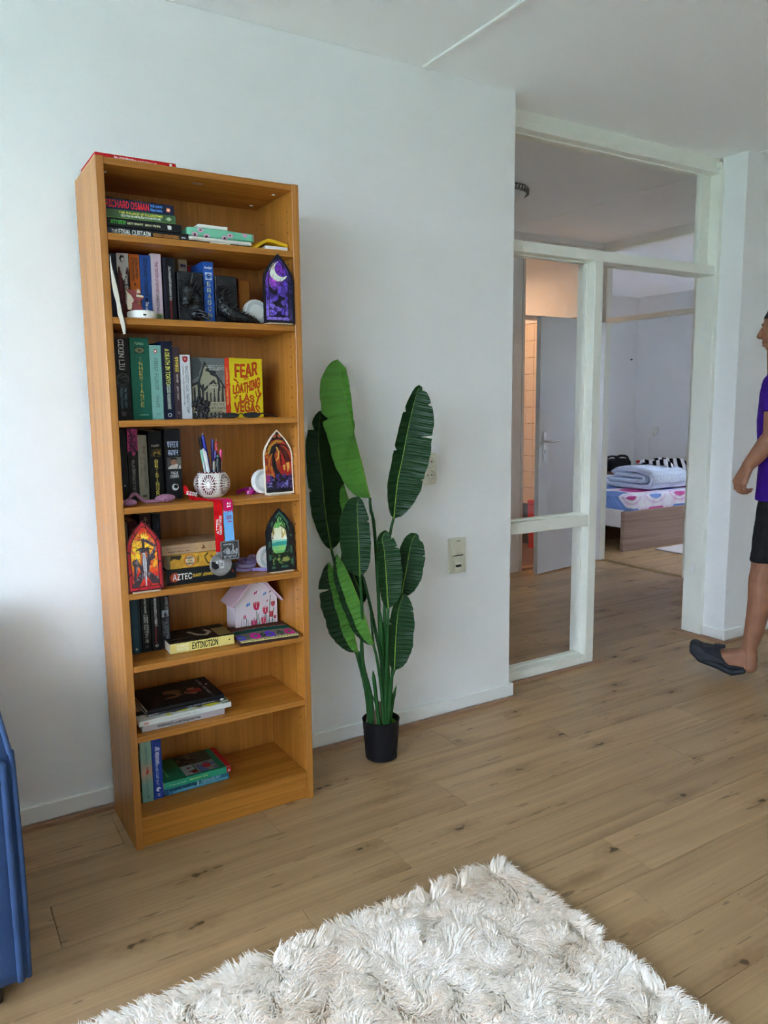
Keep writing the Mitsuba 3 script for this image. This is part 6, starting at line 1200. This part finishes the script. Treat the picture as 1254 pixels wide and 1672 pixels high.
pen('short black marker with a teal end in front', (.826, yb - .020, z + .03), (.8265, yb - .020, z + .128), .0090, '0c0d10', '14161a', '2f7a72')
pen('grey pen low in the middle', (.812, yb - .018, z + .02), (.8140, yb - .020, z + .118), .0050, '6a6a70', '8a8478')
gl = thing('crochet_garland', 'pink crocheted chain with two leaf ends lying before the books on the fourth shelf', 'garland')
mat('pink_wool', proc(lambda p, n, uv: mix(col('8a5a72'), col('b98aa4'), fbm(p.x * 420, p.y * 420, p.z * 420, 2))), .95, .1)
gp = smoothline([(.534, -.283, z + .012), (.538, -.268, z + .012), (.547, -.248, z + .020), (.562, -.246, z + .030), (.576, -.258, z + .016), (.590, -.258, z + .007), (.612, -.258, z + .006), (.632, -.262, z + .007)], 8)
add('chain', puff(tube(gp, .0052, 10), .004, 160, 2), 'pink_wool', gl, smooth=True)
for (cx, cy, cz, sx, sy, sz, a) in ((.5335, -.290, .0110, .019, .012, .0095, -15), (.648, -.262, .013, .026, .014, .0115, 8)):
    m = trimesh.creation.icosphere(4, 1.0); v = m.vertices * (1 + .22 * np.abs(np.sin(9 * np.arctan2(m.vertices[:, 1], m.vertices[:, 0])))[:, None] * [1, 1, .2]); m.vertices = v; m.apply_scale([sx, sy, sz]); m = rot(m, [0, 0, 1], a); m.apply_translation([cx, cy, z + cz]); add('leaf', puff(m, .004, 150, 5), 'pink_wool', gl, smooth=True)
def ribbon(path, width_dir, w, c, parent, name='ribbon', bsdf='cloth'):
    p = smoothline(path, 8); d = np.asarray(width_dir, float); d = np.tile(d, (len(p), 1)) if d.ndim == 1 else np.stack([np.interp(np.linspace(0, 1, len(p)), np.linspace(0, 1, len(d)), d[:, k]) for k in range(3)], 1)
    d /= np.linalg.norm(d, axis=1, keepdims=True); t = np.gradient(p, axis=0); n = np.cross(t, d); n /= np.linalg.norm(n, axis=1, keepdims=True) + 1e-9
    A, B = p - d * w / 2, p + d * w / 2; th = .0004; v = np.vstack([A + n * th, B + n * th, A - n * th, B - n * th]); N = len(p); f = []
    for i in range(N - 1):
        for a, b in ((0, 1), (3, 2), (1, 3), (2, 0)): f += [(a * N + i, b * N + i, b * N + i + 1), (a * N + i, b * N + i + 1, a * N + i + 1)]
    return add(name, trimesh.Trimesh(v, f, process=False), bsdf, parent, smooth=40, color=np.array(col(c)))
# two medals hang by their ribbons over the edge of the fourth shelf
ef = BF - .0035
m1 = thing('medal', 'round silver medal on a red ribbon hanging over the shelf edge', 'medal', 'medals hanging over the shelf edge')
ribbon([(.715, -.235, z + .030), (.716, -.262, z + .034), (.722, -.27, z + .018), (.740, -.272, z + .006), (.765, -.288, z + .002), (.780, -.315, z + .002), (.786, -.332, z + .001), (.787, ef - .001, z - .010), (.787, ef - .002, z - .08), (.787, ef - .006, z - .165)], np.array([[0, .3, 1], [0, .3, 1], [.2, .6, .8], [.3, .9, .3], [1, .3, 0], [1, .2, 0], [1, .1, 0], [1, 0, 0], [1, 0, 0], [.9, 0, 0]]), .027, 'c4141c', m1)
for i, (s, xo) in enumerate((('ATTEN', -.004), ('MARATHON', .005))): add('lettering', xf(text(s, .0075, .045 if i == 0 else .058, True), frame(np.array([.786 + xo * 1.1, ef - .0052, z - .078 + .004 * i]), [0, 0, 1.0], [-1.0, 0, 0])), 'paint', m1, color=np.array(col('e2d8d8')))
deco(m1, frame(np.array([.716, -.2655, z + .032]), [-.75, .62, .18], unit(np.cross([-.55, -.78, .3], [-.75, .62, .18]))), [])
add('lettering', xf(rot(text('2025', .011, .034, True), [0, 0, 1], 180), frame(np.array([.7265, -.2765, z + .0225]), unit([.94, -.25, -.22]), unit([.20, .10, .97]))), 'paint', m1, color=np.array(col('e8dede')))
med = lathe([(0, -.0022), (.034, -.0022), (.0355, -.001), (.0355, .0012), (.034, .0022), (.0315, .0022), (.0308, .0010), (0, .0010)], 48)
MF1 = frame(np.array([.7860, ef - .0085, z - .196]), X_, Z_)
mat('pewter', (.30, .31, .32), .38, .5, metallic=.85); mat('pewter_dark', (.06, .06, .065), .5, .4, metallic=.5)
add('disc', xf(med, MF1), 'pewter', m1, smooth=35)
add('ring', xf(bx(-.012, .012, .033, .041, -.0015, .0015, .001), MF1), 'pewter', m1)
deco(m1, frame(np.array([.7860, ef - .0096, z - .196]), X_, Z_), [('geom', 'relief', '15161a', Polygon([(-.028, .012), (-.012, .008), (-.006, -.010), (-.020, -.014), (-.029, -.004)])), ('geom', 'relief', 'b9bcbe', unary_union([sbox(-.004, -.012, .010, .012), sbox(-.006, .010, .012, .016), sbox(-.016, .004, -.009, .014)])), ('geom', 'relief', '6a6c70', unary_union([sbox(-.001, -.006, .002, .006), sbox(.004, -.006, .007, .006)])), ('geom', 'relief', '8f9296', unary_union([sbox(.014 + .004 * i, -.010, .016 + .004 * i, .010 - .003 * i) for i in range(4)])), ('text', 'relief', 'MARATHON', 'a4a7aa', 0, -.021, .005, .030, 1)])
m2 = thing('medal', 'square silver medal on a pink and light blue ribbon hanging over the shelf edge', 'medal', 'medals hanging over the shelf edge')
ribbon([(.785, -.295, z + .0035), (.800, -.315, z + .004), (.815, -.330, z + .0035), (.8185, ef - .002, z - .008), (.8185, ef - .003, z - .036)], np.array([[.9, .4, 0], [.95, .3, 0], [1, .1, 0], [1, 0, 0], [1, 0, 0]]), .031, 'c41e58', m2)
ribbon([(.8185, ef - .0028, z - .034), (.8185, ef - .004, z - .08), (.8170, ef - .0135, z - .128)], X_, .0305, '6fa8dc', m2)
for i in range(4): add('crenel', bx(.8045 + .0075 * i, .8085 + .0075 * i, ef - .0042, ef - .0030, z - .0365, z - .031), 'cloth', m2, color=np.array(col('6fa8dc')))
add('lettering', xf(text('21', .0115, .016, True), frame(np.array([.8215, ef - .0042, z - .013]), [0, 0, -1.0], [1.0, 0, 0])), 'paint', m2, color=np.array(col('e8dfe4')))
add('lettering', xf(text('35', .0125, .016, False), frame(np.array([.8185, ef - .0056, z - .052]), X_, Z_)), 'paint', m2, color=np.array(col('b0305a')))
add('lettering', xf(text('jaar', .005, .013, True), frame(np.array([.8215, ef - .0060, z - .064]), X_, Z_)), 'paint', m2, color=np.array(col('b0305a')))
add('stitch', bx(.8040, .8330, ef - .0062, ef - .0052, z - .0965, z - .0955), 'cloth', m2, color=np.array(col('5a94c8')))
MF2 = frame(np.array([.8145, ef - .0150, z - .1525]), X_, Z_)
pl_ = sbox(-.0265, -.0265, .0265, .0265).buffer(.003, 4)
add('plate', xf(move(extrude(pl_, .003), (0, 0, -.0015)), MF2), 'pewter', m2)
add('rim', xf(move(extrude(pl_ - sbox(-.0255, -.0255, .0255, .0255).buffer(.0015, 4), .0014), (0, 0, .0014)), MF2), 'pewter', m2)
add('field', xf(bx(-.0258, .0258, -.0258, .0258, .0014, .0019), MF2), 'pewter_dark', m2)
deco(m2, frame(np.array([.8145, ef - .0171, z - .1525]), X_, Z_), [('text', 'relief', 'MARATHON', 'a9acae', -.008, .019, .0045, .026, 1), ('geom', 'relief', '9a9da0', unary_union([LineString([(-.022, -.004), (-.008, .008)]).buffer(.0014), LineString([(-.018, -.008), (-.004, .006)]).buffer(.0012), sbox(.008, -.006, .012, .014), LineString([(.010, .014), (.010, .020)]).buffer(.0012), sbox(.002, -.012, .018, -.002), sbox(-.012, -.012, 0, -.002), sbox(.019, -.014, .024, .004), Point(-.004, 0).buffer(.004, 6)])), ('geom', 'relief', '85888b', unary_union([sbox(-.022, -.019, .022, -.016), sbox(-.020, -.024, -.014, -.019), sbox(-.006, -.023, .004, -.020), sbox(.010, -.023, .020, -.020)])), ('geom', 'relief', '2a2b2e', unary_union([sbox(.004 + .004 * i, -.010, .0055 + .004 * i, -.005) for i in range(3)]))])
mr = thing('magenta_ribbon', 'coil of shiny magenta ribbon beside the red dragon panel', 'ribbon')
mat('satin', VC, .28, .6)
ribbon([(.905, -.185, z + .006), (.925, -.165, z + .007), (.950, -.15, z + .010), (.972, -.16, z + .010), (.968, -.20, z + .008), (.945, -.232, z + .007), (.925, -.228, z + .008), (.935, -.205, z + .008), (.962, -.215, z + .008), (.985, -.228, z + .007)], Z_ + .2 * X_, .012, 'b01a8a', mr, bsdf='satin')
# ------------------------------------------------------------------ fifth shelf: pile of lavender ribbon
z = SH[5]
lr = thing('lavender_ribbon', 'loose pile of lavender satin ribbon before the forest panel', 'ribbon')
gr_ = np.random.default_rng(4)
for j in range(5):
    cx, cy, rx, ry, zz = .905 + .020 * j - (.03 if j > 2 else 0), -.215 + .012 * j + (.04 if j > 2 else 0), .026 + .006 * gr_.random(), .020 + .006 * gr_.random(), z + .0072 + .0098 * (j % 3)
    ph = np.linspace(0, 2 * np.pi * 1.15, 14) + j
    ribbon(np.c_[cx + rx * np.cos(ph), cy + ry * np.sin(ph), zz + .0015 * np.sin(ph * 2 + j)], Z_ + .15 * Y_, .0095, ('9a8ac4', 'a99acc', '8a7ab8')[j % 3], lr, bsdf='satin')
ribbon([(.925, -.205, z + .030), (.945, -.18, z + .040), (.97, -.17, z + .036), (.99, -.19, z + .022), (1.01, -.215, z + .012)], Z_ + .4 * Y_, .0095, 'a99acc', lr, bsdf='satin')
ribbon([(.930, -.235, z + .006), (.945, -.250, z + .008), (.962, -.262, z + .007), (.980, -.262, z + .007)], Z_, .011, '9484c0', lr, bsdf='satin')
# ------------------------------------------------------------------ sixth shelf: tulip house and embroidered pouch
z = SH[6]
th = thing('tulip_house', 'pale pink house shaped box printed with red tulips and butterflies', 'decorative box')
HW, HD = .154, .085
def tulips(u, v):
    c = np.tile(hexa('d8cdd2'), (len(u), 1)); X, Yp = 290 + u * 590, 620 - v * 560
    cup = np.array([(-1, -.75), (-.62, -.95), (-.50, -.35), (-.22, -1.15), (0, -.45), (.22, -1.15), (.50, -.35), (.62, -.95), (1, -.75), (1.0, .15), (.72, .75), (.25, 1.0), (-.25, 1.0), (-.72, .75), (-1.0, .15)])
    def petal3(cx, cy, s, h, c):
        c = over(c, inp(X, Yp, cup * [s * .92, s] + [cx, cy]), h); c = over(c, near(X, Yp, [(cx - s * .3, cy - s * .5), (cx - s * .35, cy + s * .4)]) < s * .07, '8a1838'); c = over(c, near(X, Yp, [(cx + s * .38, cy - s * .4), (cx + s * .35, cy + s * .4)]) < s * .07, '8a1838')
        return over(c, np.hypot((X - cx) / (s * .13), (Yp - cy) / (s * .55)) < 1, 'd8949f')
    rgx = np.random.default_rng(3)
    for k in range(16):
        x = 370 + 32 * k + rgx.uniform(-8, 8); top = rgx.uniform(480, 570); c = over(c, near(X, Yp, [(x, 625), (x + rgx.uniform(-14, 14), top)]) < 3.5, ('5a7a62', '7a8a9a')[k % 2])
    for p in ([(588, 440), (588, 620)], [(715, 480), (720, 620)], [(790, 290), (770, 450), (760, 620)], [(610, 470), (620, 600)], [(830, 430), (800, 620)]): c = over(c, near(X, Yp, p) < 5, '3f6a58')
    c = petal3(585, 380, 48, 'b0284a', c); c = petal3(712, 440, 42, 'b83850', c); c = petal3(545, 560, 44, 'b02e60', c); c = petal3(680, 545, 40, 'c0405a', c); c = petal3(795, 490, 34, 'a8242e', c); c = petal3(825, 380, 30, 'b03038', c); c = petal3(415, 480, 22, 'c06a86', c); c = petal3(408, 598, 22, 'b86050', c); c = petal3(848, 525, 20, 'a83040', c)
    for cx, cy, s, h in ((470, 355, 26, '4a7ab0'), (710, 262, 22, '5a86b4'), (578, 240, 22, 'b03a72'), (625, 118, 30, '8a1c3a'), (790, 245, 16, '4a4a44'), (738, 342, 12, 'b84a40')):
        for a in (-1, 1): c = over(c, np.hypot((X - cx - a * s * .5 + (Yp - cy) * .3) / (s * .5), (Yp - cy + a * 4) / (s * .75)) < 1, h)
    return c
hx0, hy = .8950, -.158
def gable(W, H0, H1): return Polygon([(0, 0), (W, 0), (W, H0), (W / 2, H1), (0, H0)])
add('body', rot(extrude(gable(HW, .106, .188), HD), [1, 0, 0], 90).apply_translation([hx0, hy + HD, z + .0004]), 'paint', th, color=np.array(col('d8ccd2')))
gb_ = gable(HW - .002, .105, .186)
def house_half(t): return np.where(t < .56, 1.0, np.clip(1 - (t - .56) / .44, .02, 1))
v, f, c = picture_mesh(HW - .002, .186, tulips, 170, 200, house_half)
FH = frame(np.array([hx0 + .001, hy - .0004, z + .0008]), X_, Z_)
add('printed_front', (v @ FH[:3, :3].T + FH[:3, 3], f), 'paint', th, smooth=True, color=c)
for s in (-1, 1):
    ax = hx0 + HW / 2; p0, p1 = np.array([ax, z + .193]), np.array([ax + s * (HW / 2 + (.018 if s < 0 else .0125)), z + .0905])
    d = (p1 - p0) / np.linalg.norm(p1 - p0); n = np.array([-d[1], d[0]]) * s; th_ = .005
    P = Polygon([p0, p1, p1 + n * th_ * np.sign(n[1]), p0 + n * th_ * np.sign(n[1])])
    m = rot(extrude(P, HD + .026), [1, 0, 0], 90).apply_translation([0, hy + HD + .002, 0]); add('roof_panel', m, 'paint', th, color=np.array(col('d2b4c0')))
ep = thing('embroidered_pouch', 'flat embroidered pouch with magenta and purple flowers at the right front of the sixth shelf', 'pouch')
def stitchart(u, v):
    c = np.tile(hexa('5a5650'), (len(u), 1)); c = over(c, fb(u * 2.2, v, 40, 2) > .5, '6e685c'); c = over(c, v > .70, '4a2c22'); c = over(c, (v > .44) & (v < .62), '0f4238')
    for cx, h, r in ((.06, '4a3a9a', .17), (.31, 'b81c82', .18), (.56, '5a2ca8', .17), (.90, 'b02070', .17), (.44, '3a3236', .10), (.74, '3a4038', .11), (.18, '565248', .10)):
        d = np.hypot((u - cx) * 2.1, (v - .20) * 1.0); a = np.arctan2(v - .2, (u - cx) * 2); c = over(c, (d < r * (1 + .16 * np.sin(6 * a))), h); c = over(c, d < r * .35, '2f6a52')
    c = over(c, (np.abs(v - .66) < .025) & (np.sin(u * 40) > -.2), '7a2a4a'); c = over(c, v < .04, 'd2c68a'); return c
A, B, Cc, Dd = np.array([.848, -.318, z + .0155]), np.array([1.046, -.3385, z + .0155]), np.array([1.0625, -.150, z + .0125]), np.array([.872, -.135, z + .0125])
t_, s_2 = np.meshgrid(np.linspace(0, 1, 50), np.linspace(0, 1, 110), indexing='ij'); t_, s_2 = t_.ravel()[:, None], s_2.ravel()[:, None]
v = (A * (1 - s_2) + B * s_2) * (1 - t_) + (Dd * (1 - s_2) + Cc * s_2) * t_; v[:, 2] += .0035 * np.sin(np.pi * s_2[:, 0]) * np.sin(np.pi * t_[:, 0]) + .0006 * meshkit.fbm(v * 300, 2, 3)
i, j = np.meshgrid(np.arange(49), np.arange(109), indexing='ij'); q = np.stack([i * 110 + j, i * 110 + j + 1, (i + 1) * 110 + j + 1, (i + 1) * 110 + j], -1).reshape(-1, 4)
add('embroidered_front', (v, np.vstack([q[:, [0, 1, 2]], q[:, [0, 2, 3]]])), 'cloth', ep, smooth=True, color=to_lin(stitchart(s_2[:, 0], t_[:, 0])))
low = [A, B, Cc, Dd]; add('back', trimesh.convex.convex_hull(np.array([p - [0, 0, .0006] for p in low] + [np.array([p[0], p[1], z + .0006]) for p in low])), 'cloth', ep, color=np.array(col('3a2a24')))
add('zip', tube([A + [.002, -.0012, -.003], B + [-.002, -.0012, -.003]], .0022, 8), 'cloth', ep, smooth=True, color=np.array(col('b8ac74')))
